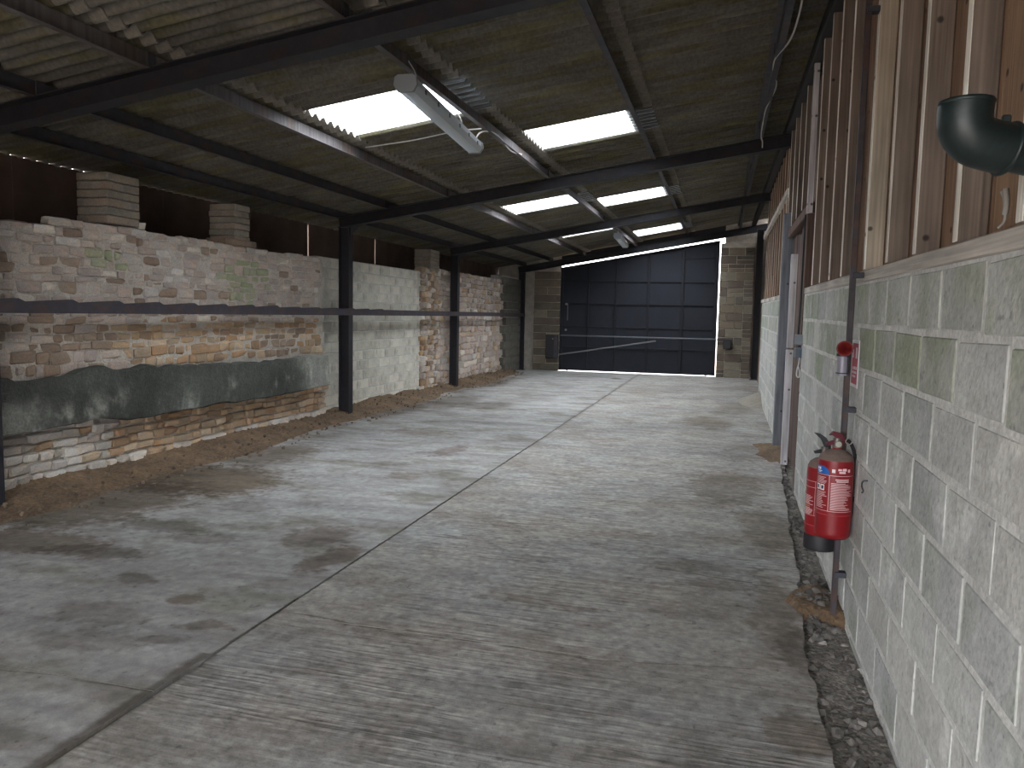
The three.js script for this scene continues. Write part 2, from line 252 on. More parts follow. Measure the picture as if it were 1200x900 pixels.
// near slabs: one texture each, laid out in metres on the slab, with the dirt that lies on it
const CRACKS = [[-2.25, 3.55, -0.55, 3.49, 0.007], [-2.75, 2.60, -2.25, 2.63, 0.008], [-4.2, 2.42, -2.75, 2.60, 0.003], [-0.55, 3.49, 0.2, 3.62, 0.003], [-1.9, 5.2, -0.9, 5.1, 0.003], [-1.2, 6.4, 0.0, 6.3, 0.004], [-0.35, 4.95, 0.25, 4.85, 0.010], [-0.1, 5.35, 0.3, 5.3, 0.006], [-1.6, 8.2, 0.1, 8.1, 0.004]];
function nearFloor(tile, tileM, x0, x1, d0, d1, w, h, seed) {
  const src = tile.image.data, N = tile.image.width, wrap = (v) => ((v % N) + N) % N;
  const t = tex(w, [x1 - x0, d1 - d0], (u, v) => {
    const x = lerp(x0, x1, u), d = lerp(d0, d1, v), i = wrap(Math.floor(x / tileM * N)), j = wrap(Math.floor(d / tileM * N)), k = (j * N + i) * 4;
    const n1 = fw(x * 26, d * 26, 3, seed), n2 = fw(x * 7, d * 9, 3, seed + 3), c = [1, 1, 1];
    const put = (a, col) => { for (let q = 0; q < 3; q++) c[q] *= lerp(1, col[q], clamp(a)); };
    const wx = x + 0.20 * (fw(x * 2.6, d * 2.6, 4, 61) - 0.5), wd = d + 0.26 * (fw(x * 2.2, d * 1.8, 4, 71) - 0.5);
    for (const [sx, sd, rx, rd, s, col] of STAINS) { const q = ((wx - sx) / rx) ** 2 + ((wd - sd) / rd) ** 2; if (q > 2) continue; put(s * sstep(1.12, 0.62, Math.sqrt(q) + 0.45 * (n1 - 0.5) + 0.5 * (n2 - 0.5)), col); }
    put(0.2 * sstep(0.54, 0.66, fw(x * 1.5 + 3, d * 1.6, 4, 91) + 0.2 * (n1 - 0.5)), DK);
    put(0.24 * sstep(0.56, 0.66, fw(x * 2.4 + 9, d * 8.3, 4, 99) + 0.16 * (n1 - 0.5)), DK);
    put(0.25 * sstep(0.55, 0.68, fw(x * 3.3 + 5, d * 4.3, 4, 95)), BR);
    const J = x + 2.24, jw = (d < 3.0 ? 0.05 : 0.012) * (0.6 + 0.9 * fw(d * 2.1, 3, 3, 35));
    put(0.85 * sstep(jw, jw * 0.35, Math.abs(J + (d < 3 ? 0.02 : 0)) + 0.02 * (n1 - 0.5)), [0.34, 0.30, 0.27]);
    for (const [ax, ad, bx, bd, cw] of CRACKS) { if (x < ax || x > bx) continue; const cd = lerp(ad, bd, (x - ax) / (bx - ax)) + 0.05 * (fw(x * 3, 9, 3, 37) - 0.5); put(0.8 * sstep(cw * 1.6, cw * 0.4, Math.abs(d - cd) + 0.004 * (n1 - 0.5)) * sstep(0.25, 0.45, fw(x * 4, ad * 5, 2, 39)), [0.4, 0.35, 0.31]); }
    const pit = n1 < 0.19 ? 0.84 : 1, f = 1 + 0.15 * (n1 - 0.5) + 0.10 * (hash(Math.floor(u * w), Math.floor(v * h), seed) - 0.5);
    return [src[k] * Math.pow(c[0], 0.4545) * f * pit, src[k + 1] * Math.pow(c[1], 0.4545) * f * pit, src[k + 2] * Math.pow(c[2], 0.4545) * f * pit];
  }, true, h);
  t.offset.set(-x0 / (x1 - x0), -d0 / (d1 - d0)); return t;
}
const M_nearRight = M({ map: nearFloor(floorRidgedMap, 2.2, -2.26, 0.80, 1.3, 9.5, 1024, 2048, 301), bumpMap: floorRidgedBump, bumpScale: 0.006, side: THREE.DoubleSide });
const M_nearLeft = M({ map: nearFloor(floorSmoothMap, 2.6, -5.92, -2.2, 1.3, 10.9, 1024, 2048, 331), bumpMap: floorSmoothBump, bumpScale: 0.003, side: THREE.DoubleSide });
const M_floorRight = M({ map: floorRidgedMap, bumpMap: floorRidgedBump, bumpScale: 0.006, vertexColors: true, side: THREE.DoubleSide });
const M_floorLeft = M({ map: floorSmoothMap, bumpMap: floorSmoothBump, bumpScale: 0.003, vertexColors: true, side: THREE.DoubleSide });
const floor = structure('floor', 'stained concrete slab floor with a long joint');
part(floor, 'soil_bed', slabBox(-6.4, 1.3, -0.12, -0.035, -3.2, 22.9), M_soil);
{
  const jl = (d) => -2.245 - 0.004 * (d - 3) * 0 - (d < 2.9 ? 0.012 : 0.003) + 0.008 * (fw(d * 2.3, 4, 3, 37) - 0.5), jr = (d) => -2.235 + (d < 2.9 ? 0.008 : 0.002);
  let b = [-3, 2.625, 10.8, 22.9]; for (let i = 0; i < 3; i++) slab(floor, () => -5.9, jl, b[i] + 0.003, b[i + 1] - 0.003, i < 2 ? M_nearLeft : M_floorLeft);
  b = [-3, 3.52, 9.4, 16.2, 22.9]; for (let i = 0; i < 4; i++) slab(floor, jr, slabEdge, b[i] + 0.003, b[i + 1] - 0.003, i < 2 ? M_nearRight : M_floorRight);
}

// ---------------------------------------------------------------- roof: corrugated sheets, clear sheets
const ceiling = structure('ceiling', 'corrugated fibre cement roof with clear sheets');
const PITCH = 0.146;
function roofSheet(x0, x1, d0, d1, lift, mat, name, lap) {
  const n = Math.round((d1 - d0) / PITCH * 8), T = 0.009, amp = 0.026;
  const y = (x, d, t) => yRoof(x, d) + lift + amp * Math.cos(2 * Math.PI * d / PITCH) + t;
  const dv = (u) => lerp(d0, d1, u), xv = (v) => lerp(x0, x1, v), F = (t) => (u, v) => [xv(v), y(xv(v), dv(u), t), -dv(u)];
  const uvf = (u, v, p) => [p[0], p[2]];
  const g = [sheet(n, 2, F(0), uvf), sheet(n, 2, F(T), uvf),
    sheet(n, 1, (u, v) => [x0, y(x0, dv(u), v * T), -dv(u)], (u, v, p) => [p[1], p[2]]), sheet(n, 1, (u, v) => [x1, y(x1, dv(u), v * T), -dv(u)], (u, v, p) => [p[1], p[2]])];
  const m = part(ceiling, name, name === 'skylight_sheet' ? g[0] : merge(g), mat);
  if (lap && mat === M_roof) {                                      // the clean grey end of the sheet that reaches past the purlin, under the next row
    const h = (v) => lerp(lap, x1 + 0.004, v), yy = (v, u, t) => y(h(v), dv(u), t);
    part(m, 'lap_end', merge([sheet(n, 1, (u, v) => [h(v), yy(v, u, -0.004), -dv(u)], uvf), sheet(n, 1, (u, v) => [x1 + 0.004, y(x1, dv(u), v * 0.016 - 0.004), -dv(u)], (u, v, p) => [p[1], p[2]]), sheet(n, 1, (u, v) => [h(v), yy(v, u, 0.011), -dv(u)], uvf)]), M_roofClean);
  }
}
const M_roofClean = M({ map: mortarMap, color: rgb(160, 154, 146), side: THREE.DoubleSide });
{
  const grid = []; for (let d = 6.5 - 1.09 * 9; d < 22.5; d += 1.09) grid.push(d);
  const rows = [
    { x0: -6.665, x1: -3.80, lap: -3.91, lift: 0, clear: [] },
    { x0: -3.98, x1: -2.29, lap: -2.39, lift: 0.020, clear: [6.5, 13.04, 17.4] },
    { x0: -2.60, x1: -0.84, lap: -0.93, lift: 0.040, clear: [8.68, 14.13, 20.2] },
    { x0: -1.14, x1: 1.42, lift: 0.060, clear: [] },
  ];
  const near = (a, d) => a.some((c) => Math.abs(c - d) < 0.3);
  for (const r of rows) {
    const cut = grid.slice();
    if (r.clear.includes(17.4)) { const k = cut.findIndex((d) => Math.abs(d - 17.4) < 0.1); if (k > 0) cut[k + 1] = 18.7; }
    if (r.clear.includes(20.2)) { const k = cut.findIndex((d) => Math.abs(d - 19.58) < 0.1); cut[k] = 20.0; cut[k + 1] = 21.35; }
    for (let i = 0; i < cut.length - 1; i++) {
      const d0 = cut[i], d1 = i === cut.length - 2 ? 22.95 : cut[i + 1];
      const c = near(r.clear, d0);
      roofSheet(r.x0, r.x1, d0, d1 + 0.02, r.lift + (i % 2) * 0.004 + rr(0, 0.003), c ? M_skylight : M_roof, c ? 'skylight_sheet' : 'roof_sheet', r.lap);
    }
  }
}

// ---------------------------------------------------------------- steel frame
const RAFTERS = [
  [4.70, 'dark steel rafter crossing the roof before the first skylight', 0],
  [10.77, 'dark steel rafter above the column at the block wall', 0],
  [16.0, 'dark steel rafter in front of the far hanging lamp', 0],
  [22.2, 'deep dark steel beam right above the gate', -0.03]];
for (const [d, label, off] of RAFTERS) {
  const x0 = colX(d) - 0.1, x1 = 1.12, y0 = yb(x0, d) + off, y1 = yb(x1, d) + off, L = Math.hypot(x1 - x0, y1 - y0), deep = off ? 0.185 : 0.16;
  const t = thing('steel_rafter', label, 'beam', [(x0 + x1) / 2, (y0 + y1) / 2, d]);
  const g = section('I', L, deep, 0.14); g.rotateY(Math.PI / 2); g.rotateZ(Math.atan2(y1 - y0, x1 - x0));
  part(t, 'beam', g, M_steelDark);
  for (const px of [-5.74, -4.93, -3.95, -2.45, -1.0, 0.36]) {          // cleats that hold the purlins
    const c = cbox(0.012, 0.13, 0.07, 0.002); c.translate(px + 0.012 - (x0 + x1) / 2, yPurlin(px, d) + 0.06 + off * 0 - (y0 + y1) / 2, 0); part(t, 'cleat', c, M_steel);
  }
}
const PURLINS = [
  [-5.74, 'dark steel purlin above the columns along the eaves'], [-4.93, 'second dark purlin up the roof from the eaves'], [-3.95, 'streaked pale purlin along the lower edge of skylights'],
  [-2.45, 'streaked purlin that the hanging lamps are fixed to'], [-1.0, 'dark purlin along the upper edge of skylights'], [0.36, 'dark purlin with a white cable running along it'], [0.74, 'black timber wall plate beam over the studs']];
PURLINS.forEach(([x, label], k) => {
  const d0 = -3, d1 = 22.85, ya = yPurlin(x, d0), y1 = yPurlin(x, d1), L = Math.hypot(d1 - d0, y1 - ya);
  const g = k === 6 ? cbox(0.10, 0.13, L, 0.006) : section('Z', L, 0.12, 0.05, 0.006); if (k === 6) g.translate(0, 0.062, 0);
  g.rotateX(Math.atan2(y1 - ya, d1 - d0));
  const t = thing(k === 6 ? 'wall_plate_beam' : 'steel_purlin', label, 'beam', [x, (ya + y1) / 2, (d0 + d1) / 2], undefined);
  part(t, 'beam', g, k === 6 ? M_black : k === 2 || k === 3 ? M_purlin : M_steel);
  if (k < 6) for (let d = 1.5; d < 22; d += 2.9) {                        // hook bolts through the sheets
    const b = new THREE.CylinderGeometry(0.006, 0.006, 0.15, 6); b.translate(-0.016, yPurlin(x, d) + 0.1 - (ya + y1) / 2, (d0 + d1) / 2 - d); part(t, 'hook_bolt', metricUV(b, 0, 0, false), M_steel);
  }
});
function column(x, d, h, label, knee) {
  const t = thing('steel_column', label, 'column', [x, 0, d]);
  const g = section('I', h + 0.05, 0.17, 0.14, 0.011); g.translate(0, -0.085, 0); g.rotateX(-Math.PI / 2); g.rotateY(Math.PI / 2); g.translate(0, (h + 0.05) / 2 - 0.05, 0);
  part(t, 'shaft', g, M_steelDark);
  part(t, 'base_plate', cbox(0.24, 0.016, 0.22, 0.003), M_steel).position.y = 0.008;
  if (knee) {
    const s = new THREE.Shape([new THREE.Vector2(0.07, h - 0.15), new THREE.Vector2(0.25, h + 0.035), new THREE.Vector2(0.07, h + 0.01)]);
    const k = new THREE.ExtrudeGeometry(s, { depth: 0.012, bevelEnabled: false }); k.translate(0, 0, -0.006); part(t, 'gusset', metricUV(k), M_steel);
  }
  part(t, 'cap_plate', cbox(0.19, 0.012, 0.15, 0.002), M_steel).position.y = h - 0.006;
  return t;
}
column(colX(4.76) - 0.02, 4.66, yb(colX(4.76), 4.70), 'dark steel column in front of the white dry stones', true);
column(colX(10.77), 10.77, yb(colX(10.77), 10.77), 'dark steel column where stone wall meets block wall', true);
column(colX(16), 16, yb(colX(16), 16), 'dark steel column before the pinkish far stone wall', true);
column(colX(22.2), 22.2, yb(colX(22.2), 22.2) - 0.03, 'black steel column in the corner left of the gate', false);
column(0.89, 10.77, yb(0.89, 10.77), 'dark steel column in the timber wall past the door', false);
column(0.93, 16.0, yb(0.93, 16), 'dark steel column at the end of the timber wall', false);
column(0.90, 21.75, yb(0.9, 21.75), 'black steel column right of the blockwork gate pier', false);

// ---------------------------------------------------------------- the long rail in front of the left wall
{
  const t = thing('steel_rail', 'long rusty steel rail bolted across the left columns', 'rail');
  const segs = [[4.0, 10.77], [10.77, 16.0], [16.0, 22.2]];
  for (const [a, b] of segs) {
    const xa = colX(a) + 0.11, xb = colX(b) + 0.11, ya = 1.555 + 0.002 * (a - 5), yy = 1.555 + 0.002 * (b - 5), L = Math.hypot(b - a, xb - xa);
    const g = section('L', L, 0.095, -0.07, 0.009); g.translate(0, 0, 0); g.rotateX(Math.atan2(yy - ya, b - a)); g.rotateY(Math.atan2(xb - xa, -(b - a)) + Math.PI); g.translate((xa + xb) / 2, (ya + yy) / 2, -(a + b) / 2);
    part(t, 'rail_length', g, M({ map: steelMap, color: rgb(255, 236, 240), roughness: 0.7 }));
  }
  for (let k = 0; k < 14; k++) {                                          // wedge-shaped packers standing on the rail
    const d = 4.44 + 0.54 * k, x = colX(d) + 0.10, y = 1.65 + 0.002 * (d - 5), h = 0.024 * (k < 8 ? 1 : 0.6);
    const s = new THREE.Shape([new THREE.Vector2(0, 0), new THREE.Vector2(0.5, 0), new THREE.Vector2(0.44, h), new THREE.Vector2(0.40, h)]);
    const g = new THREE.ExtrudeGeometry(s, { depth: 0.03, bevelEnabled: false }); const q = metricUV(g); q.rotateY(Math.PI / 2); q.translate(x - 0.03, y, -d); part(t, 'packer', q, M_steel);
  }
}

// ---------------------------------------------------------------- left wall
const stoneGeos = []; for (let k = 0; k < 14; k++) stoneGeos.push(metricUV(new ConvexGeometry(chamferPts(1, 1, 1, rr(0.08, 0.2), 0.10)), rr(0, 1), rr(0, 1)));
for (const g of stoneGeos) { const uv = g.attributes.uv; for (let i = 0; i < uv.count; i++) uv.setXY(i, uv.getX(i) * 0.3, uv.getY(i) * 0.14); }
const wallTop = table([[4.3, 2.33], [5.44, 2.35], [5.46, 2.42], [6.0, 2.43], [6.2, 2.40], [6.5, 2.46], [6.65, 2.42], [7.9, 2.43], [8.5, 2.39], [9.9, 2.42], [10.3, 2.38]]);
const rendTop = table([[4.2, 1.0], [5.5, 0.99], [5.75, 1.05], [6.87, 1.0], [8.4, 0.97], [9.2, 1.0], [10.4, 0.94]]);
const rendLow = table([[4.2, 0.57], [5.2, 0.57], [5.8, 0.61], [6.1, 0.56], [6.9, 0.55], [7.6, 0.56], [8.4, 0.53], [10.4, 0.61]]);
// rows of stones between two depths; returns the place and size of each
function courses(d0, d1, yLo, yHi, hMin, hMax, wMin, wMax) {
  const out = []; let y = yLo;
  while (y < yHi - 0.03) {
    const h = rr(hMin, hMax); let d = d0 - rr(0, wMin);
    while (d < d1) { const w = rr(wMin, wMax) * (R() < 0.15 ? 1.35 : 1); out.push({ d: d + w / 2, y: y + h / 2 + 0.05 * (fw(d * 1.1, y * 1.5, 2, 131) - 0.5) + rr(-0.006, 0.006), w, h: h * rr(0.86, 1.1), e: d + w }); d += w; }
    y += h;
  }
  return out;
}
function placeStone(o, gap, prot, deep, face) {
  const g = stoneGeos[Math.floor(R() * stoneGeos.length)];
  return { g, p: new THREE.Vector3(face(o.d) + prot - deep / 2, o.y, -o.d), s: new THREE.Vector3(deep, o.h - gap, o.w - gap), r: new THREE.Euler(rr(-0.05, 0.05), rr(-0.04, 0.04), 0), o };
}
// the stones that show largest become parts, the rest one part
function addStones(parent, list, most, pick) {
  list.sort((a, b) => b.o.w * b.o.h / (b.o.d * b.o.d) - a.o.w * a.o.h / (a.o.d * a.o.d));
  const rest = [];
  list.forEach((q, i) => {
    const [pal, k] = pick(q.o);
    if (i < most) { const m = part(parent, 'stone', q.g, M_stone[pal][k % M_stone[pal].length]); m.position.copy(q.p); m.scale.copy(q.s); m.rotation.copy(q.r); return; }
    const g = q.g.clone(); g.applyMatrix4(new THREE.Matrix4().compose(q.p, new THREE.Quaternion().setFromEuler(q.r), q.s));
    const c = rgb(...PAL[pal][k % PAL[pal].length]), n = g.attributes.position.count, a = new Float32Array(n * 3); for (let j = 0; j < n; j++) a.set([c.r, c.g, c.b], j * 3);
    g.setAttribute('color', new THREE.BufferAttribute(a, 3)); rest.push(g);
  });
  if (rest.length) part(parent, 'small_stones', merge(rest), M_stoneMix).userData.kind = 'stuff';
}
{
  const w = structure('wall_left', 'old rubble stone wall with a band of cement render');
  const core = (y0, y1f, back, d0, d1, mat) => { const n = 24, gs = []; for (let i = 0; i < n; i++) { const a = lerp(d0, d1, i / n), b = lerp(d0, d1, (i + 1) / n); gs.push(hexa([P(-6.25, y0, a), P(wallX(a) - back, y0, a), P(wallX(a) - back, y1f(a), a), P(-6.25, y1f(a), a), P(-6.25, y0, b), P(wallX(b) - back, y0, b), P(wallX(b) - back, y1f(b), b), P(-6.25, y1f(b), b)])); } return merge(gs); };
  part(w, 'wall_core', core(-0.05, () => 0.8, 0.055, -3, 10.35, M_core), M_core);
  part(w, 'mortar_bed', core(0.78, (d) => wallTop(d) - 0.05, 0.014, -3, 10.3, M_core), M_core);
  const list = [];
  // dry stones below the render
  for (const o of courses(3.9, 10.3, 0.0, 0.66, 0.06, 0.11, 0.10, 0.27)) if (o.y + o.h / 2 < rendLow(o.d) + 0.035) list.push(placeStone(o, 0.010, rr(-0.022, 0.018), 0.14, wallX));
  // pointed, partly whitewashed stones above it
  const holes = [[6.4, 1.24], [7.42, 1.28], [7.4, 1.42], [7.45, 2.08], [8.75, 2.02], [9.0, 2.04], [9.55, 2.0]];
  for (const o of courses(3.9, 10.05, 0.90, 2.46, 0.055, 0.115, 0.08, 0.28)) {
    if (o.y - o.h / 2 < rendTop(o.d) - 0.05 || o.y + o.h / 2 > wallTop(o.d) + 0.03) continue;
    if (holes.some(([d, y]) => Math.abs(o.d - d) < o.w / 2 && Math.abs(o.y - y) < o.h / 2 && o.w < 0.24)) continue;
    list.push(placeStone(o, 0.004, rr(-0.012, 0.012), 0.12, wallX));
  }
  addStones(w, list, 300, (o) => {
    const n = fw(o.d * 1.6, o.y * 2.6, 3, 141), k = Math.floor(R() * 8);
    if (o.y < 0.6) return o.y < 0.12 + 0.1 * n || o.d < 5.9 + 0.5 * n ? [R() < 0.85 ? 'white' : 'buff', k] : [R() < 0.75 ? 'buff' : 'tan', k];
    if (o.y < 1.5 + 0.25 * (n - 0.5)) return o.d < 6.2 ? [R() < 0.6 ? 'brown' : 'pink', k] : [n > 0.6 ? 'brown' : R() < 0.6 ? 'tan' : 'buff', k];
    const gq = Math.hypot((o.d - 8.4) / 0.55, (o.y - 1.95) / 0.32); if (gq < 0.7 + 0.6 * n || Math.hypot((o.d - 6.05) / 0.3, (o.y - 2.05) / 0.1) < 1) return [R() < 0.7 ? 'green' : 'pink', k];
    return [R() < 0.65 ? 'pink' : R() < 0.6 ? 'white' : 'brown', k];
  });
  // the render: a plate with a ragged edge
  const pts = []; for (let d = 3.8; d < 9.95; d += 0.07) pts.push([d, rendTop(d) + 0.08 * (fw(d * 5, 1, 3, 151) - 0.5)]);
  for (let d = 9.95; d > 3.8; d -= 0.07) pts.push([d + 0.03 * (fw(d * 7, 2, 2, 153) - 0.5), rendLow(d) + 0.05 * (fw(d * 4, 3, 3, 155) - 0.5)]);
  const g = new THREE.ExtrudeGeometry(new THREE.Shape(pts.map((q) => new THREE.Vector2(q[0], q[1]))), { depth: 0.10, bevelEnabled: true, bevelThickness: 0.012, bevelSize: 0.012, bevelSegments: 1, curveSegments: 1 });
  const q = metricUV(g); q.rotateY(Math.PI / 2); q.rotateY(-0.015); q.translate(wallX(4.76) - 0.112 + 0.015 * 4.76, 0, 0);
  const rendMap = tex(1024, [6.6, 0.6], (u, v) => {
    const d = 3.8 + 6.6 * (1 - u) * 0 + 6.6 * u, y = 0.5 + 0.6 * v;
    const m = fw(d * 1.6, y * 3, 4, 161), st = 0.6 * fw(d * 9, y * 2.6, 4, 163) + 0.4 * fw(d * 14, y * 12, 4, 164), w2 = sstep(0.5, 0.72, 0.5 * fw(d * 2.6, y * 3.5, 4, 165) + 0.5 * st) * sstep(0.98, 0.68, y + 0.3 * (m - 0.5)), e = sstep(8.9, 9.5, d + 0.6 * (m - 0.5)), l = sstep(5.6, 4.6, d) * sstep(0.86, 0.72, y + 0.2 * (st - 0.5));
    let L = 74 + 40 * (m - 0.5) + 30 * (st - 0.5); let wht = clamp(0.75 * w2 + 0.85 * e + 0.8 * l) * (0.6 + 0.6 * st);
    const gr = 0.85 + 0.3 * fw(d * 60, y * 60, 2, 167); return [lerp(L * 0.96, 168, wht) * gr, lerp(L, 168, wht) * gr, lerp(L * 0.93, 160, wht) * gr];
  }, true, 192);
  rendMap.offset.set(-3.8 / 6.6, -0.5 / 0.6);
  const uv = q.attributes.uv, pp = q.attributes.position; for (let i = 0; i < uv.count; i++) uv.setXY(i, -pp.getZ(i), pp.getY(i));
  part(w, 'render_band', q, M({ map: rendMap, bumpMap: stoneBump, bumpScale: 0.014 }), 'grey green cement render');
}
// whitewashed block wall
const limeMap = tex(512, 1.3, (u, v) => { const L = 222 + 46 * (fb(u, v, 5, 6, 5, 1401) - 0.5) + 30 * (fb(u, v, 60, 60, 3, 1405) - 0.5), w = sstep(0.58, 0.74, fb(u, v, 7, 4, 4, 1409)); return [L * (1 - 0.14 * w), L * (0.995 - 0.14 * w), L * (0.965 - 0.16 * w)]; });
const LB = (d) => wallX(d) - 0.10;
{
  const w = structure('wall_left', 'whitewashed concrete block wall between the steel columns');
  const d0 = 10.28, d1 = 14.9;
  part(w, 'mortar_core', hexa([P(-6.25, -0.05, d0), P(LB(d0) - 0.006, -0.05, d0), P(LB(d0) - 0.006, 2.43, d0), P(-6.25, 2.43, d0), P(-6.25, -0.05, d1), P(LB(d1) - 0.006, -0.05, d1), P(LB(d1) - 0.006, 2.46, d1), P(-6.25, 2.46, d1)]), M_mortar);
  const geos = [0, 1, 2, 3].map((k) => cbox(0.10, 0.151, 0.438, 0.007, k * 0.27, k * 0.31)), half = cbox(0.10, 0.151, 0.216, 0.007);
  const mats = [[250, 247, 240], [238, 236, 229], [226, 224, 216], [208, 206, 197]].map((c, i) => M({ map: limeMap, color: rgb(...c), bumpMap: blockBump, bumpScale: 0.004 }));
  for (let c = 0; c < 15; c++) for (let d = d0 + (c % 2 ? 0.225 : 0), first = true; d < d1 - 0.1; first = false) {
    const short = (first && c % 2) ? false : d + 0.44 > d1, L = short ? 0.225 : 0.45;
    const y = 0.082 + c * 0.1625, n = fw(d * 1.2, y * 2, 3, 171), damp = sstep(1.0, 1.35, y) * sstep(1.85, 1.5, y) * 0.5 + n;
    const m = part(w, 'block', short ? half : geos[Math.floor(R() * 4)], mats[damp > 1.02 ? 3 : damp > 0.75 ? 2 : R() < 0.5 ? 0 : 1]);
    m.position.set(LB(d + L / 2) - 0.05 + rr(-0.003, 0.003), y, -(d + L / 2)); d += L;
  }
  // ragged stone strip left standing beside the blocks
  const list = []; for (const o of courses(14.5, 15.35, 0, 2.5, 0.09, 0.15, 0.10, 0.24)) list.push(placeStone(o, 0.012, rr(-0.03, 0.02), 0.18, (d) => wallX(d) - 0.03));
  part(w, 'strip_core', hexa([P(-6.25, -0.05, 14.85), P(-5.86, -0.05, 14.85), P(-5.86, 2.45, 14.85), P(-6.25, 2.45, 14.85), P(-6.25, -0.05, 15.45), P(-5.87, -0.05, 15.45), P(-5.87, 2.45, 15.45), P(-6.25, 2.45, 15.45)]), M_core);
  addStones(w, list, 300, () => [['pink', 'white', 'buff', 'tan', 'brown'][Math.floor(R() * 5)], Math.floor(R() * 4)]);
}
{
  const w = structure('wall_left', 'pinkish whitewashed far stone wall beside the gate');
  part(w, 'wall_core', hexa([P(-6.25, -0.05, 15.4), P(-5.86, -0.05, 15.4), P(-5.86, 2.5, 15.4), P(-6.25, 2.5, 15.4), P(-6.25, -0.05, 20.6), P(-5.93, -0.05, 20.6), P(-5.93, 2.58, 20.6), P(-6.25, 2.58, 20.6)]), M_core);
  const list = []; for (const o of courses(15.4, 20.6, 0, 2.58, 0.10, 0.16, 0.16, 0.40)) if (R() > 0.02) list.push(placeStone(o, 0.008, rr(-0.02, 0.015), 0.16, (d) => wallX(d) - 0.03));
  addStones(w, list, 300, (o) => [R() < 0.75 ? 'pink' : R() < 0.6 ? 'white' : 'buff', Math.floor(R() * 4)]);
  const geos = [0, 1].map((k) => cbox(0.12, 0.212, 0.438, 0.006, k * 0.3, 0)), mat = M({ map: M_block[1].map, color: rgb(150, 146, 138) });
  for (let c = 0; c < 12; c++) for (let k = 0; k < 4; k++) { const m = part(w, 'block', geos[(c + k) % 2], mat), d = 20.85 + 0.45 * k - (c % 2) * 0.22; m.position.set(-5.85, 0.11 + c * 0.2225, -d); }
  part(w, 'mortar_core', slabBox(-6.25, -5.80 - 0.11, -0.05, 2.72, 20.6, 22.6), M_mortar);
}
// cladding outside the wall head: brown sheets with slits between them, stub piers that carry the eaves
{
  const w = structure('wall_left', 'brown sheet cladding behind the wall head');
  const cuts = [-3, 0.5, 3.2, 5.98, 8.05, 10.18, 11.47, 14.0, 16.4, 19.0, 22.9];
  for (let i = 0; i < cuts.length - 1; i++) {
    const a = cuts[i], b = cuts[i + 1] - (i === 5 ? 0.035 : i === 6 ? 0.03 : 0.004);
    const yt = (d) => yRoof(-6.62, d) - 0.006, x = -6.62;
    part(w, 'cladding_sheet', hexa([P(x - 0.03, 1.9, a), P(x, 1.9, a), P(x, yt(a), a), P(x - 0.03, yt(a), a), P(x - 0.03, 1.9, b), P(x, 1.9, b), P(x, yt(b), b), P(x - 0.03, yt(b), b)]), M_clad);
  }
  part(w, 'wall_back_face', slabBox(-6.60, -6.2, -0.05, 2.2, -3, 22.9), M_core);
}
function pier(d0, d1, x1, y0, y1, label) {
  const t = thing('block_pier', label, 'pier', [x1 - 0.18, y0, (d0 + d1) / 2], 'stub piers on the left wall head'), n = Math.round((y1 - y0) / 0.08), h = (y1 - y0) / n;
  for (let k = 0; k < n; k++) { const g = cbox(0.36, h - 0.005, d1 - d0, 0.008, k * 0.3, 0), m = part(t, 'block', g, M({ map: stoneMap, bumpMap: stoneBump, bumpScale: 0.006, color: rgb(172 - 6 * (k % 2), 160, 148) })); m.position.set(rr(-0.008, 0.008), h * (k + 0.5), rr(-0.006, 0.006)); }
}
pier(6.11, 6.53, wallX(6.3), 2.41, 2.89, 'stub pier of pale blocks on the old stone wall');
pier(8.12, 8.42, wallX(8.3), 2.43, 2.88, 'narrow stub pier with a brown lintel stone beneath');
pier(14.88, 15.4, wallX(15.1) - 0.03, 2.47, 2.93, 'stub pier on the ragged strip between block and stone walls');
{ const t = thing('lintel_stone', 'brown flat stone on the wall head under the narrow pier', 'stone', [wallX(8.2) - 0.10, 2.42, 8.2]); part(t, 'slab', cbox(0.28, 0.075, 0.62, 0.012), M_stone.brown[1]); }

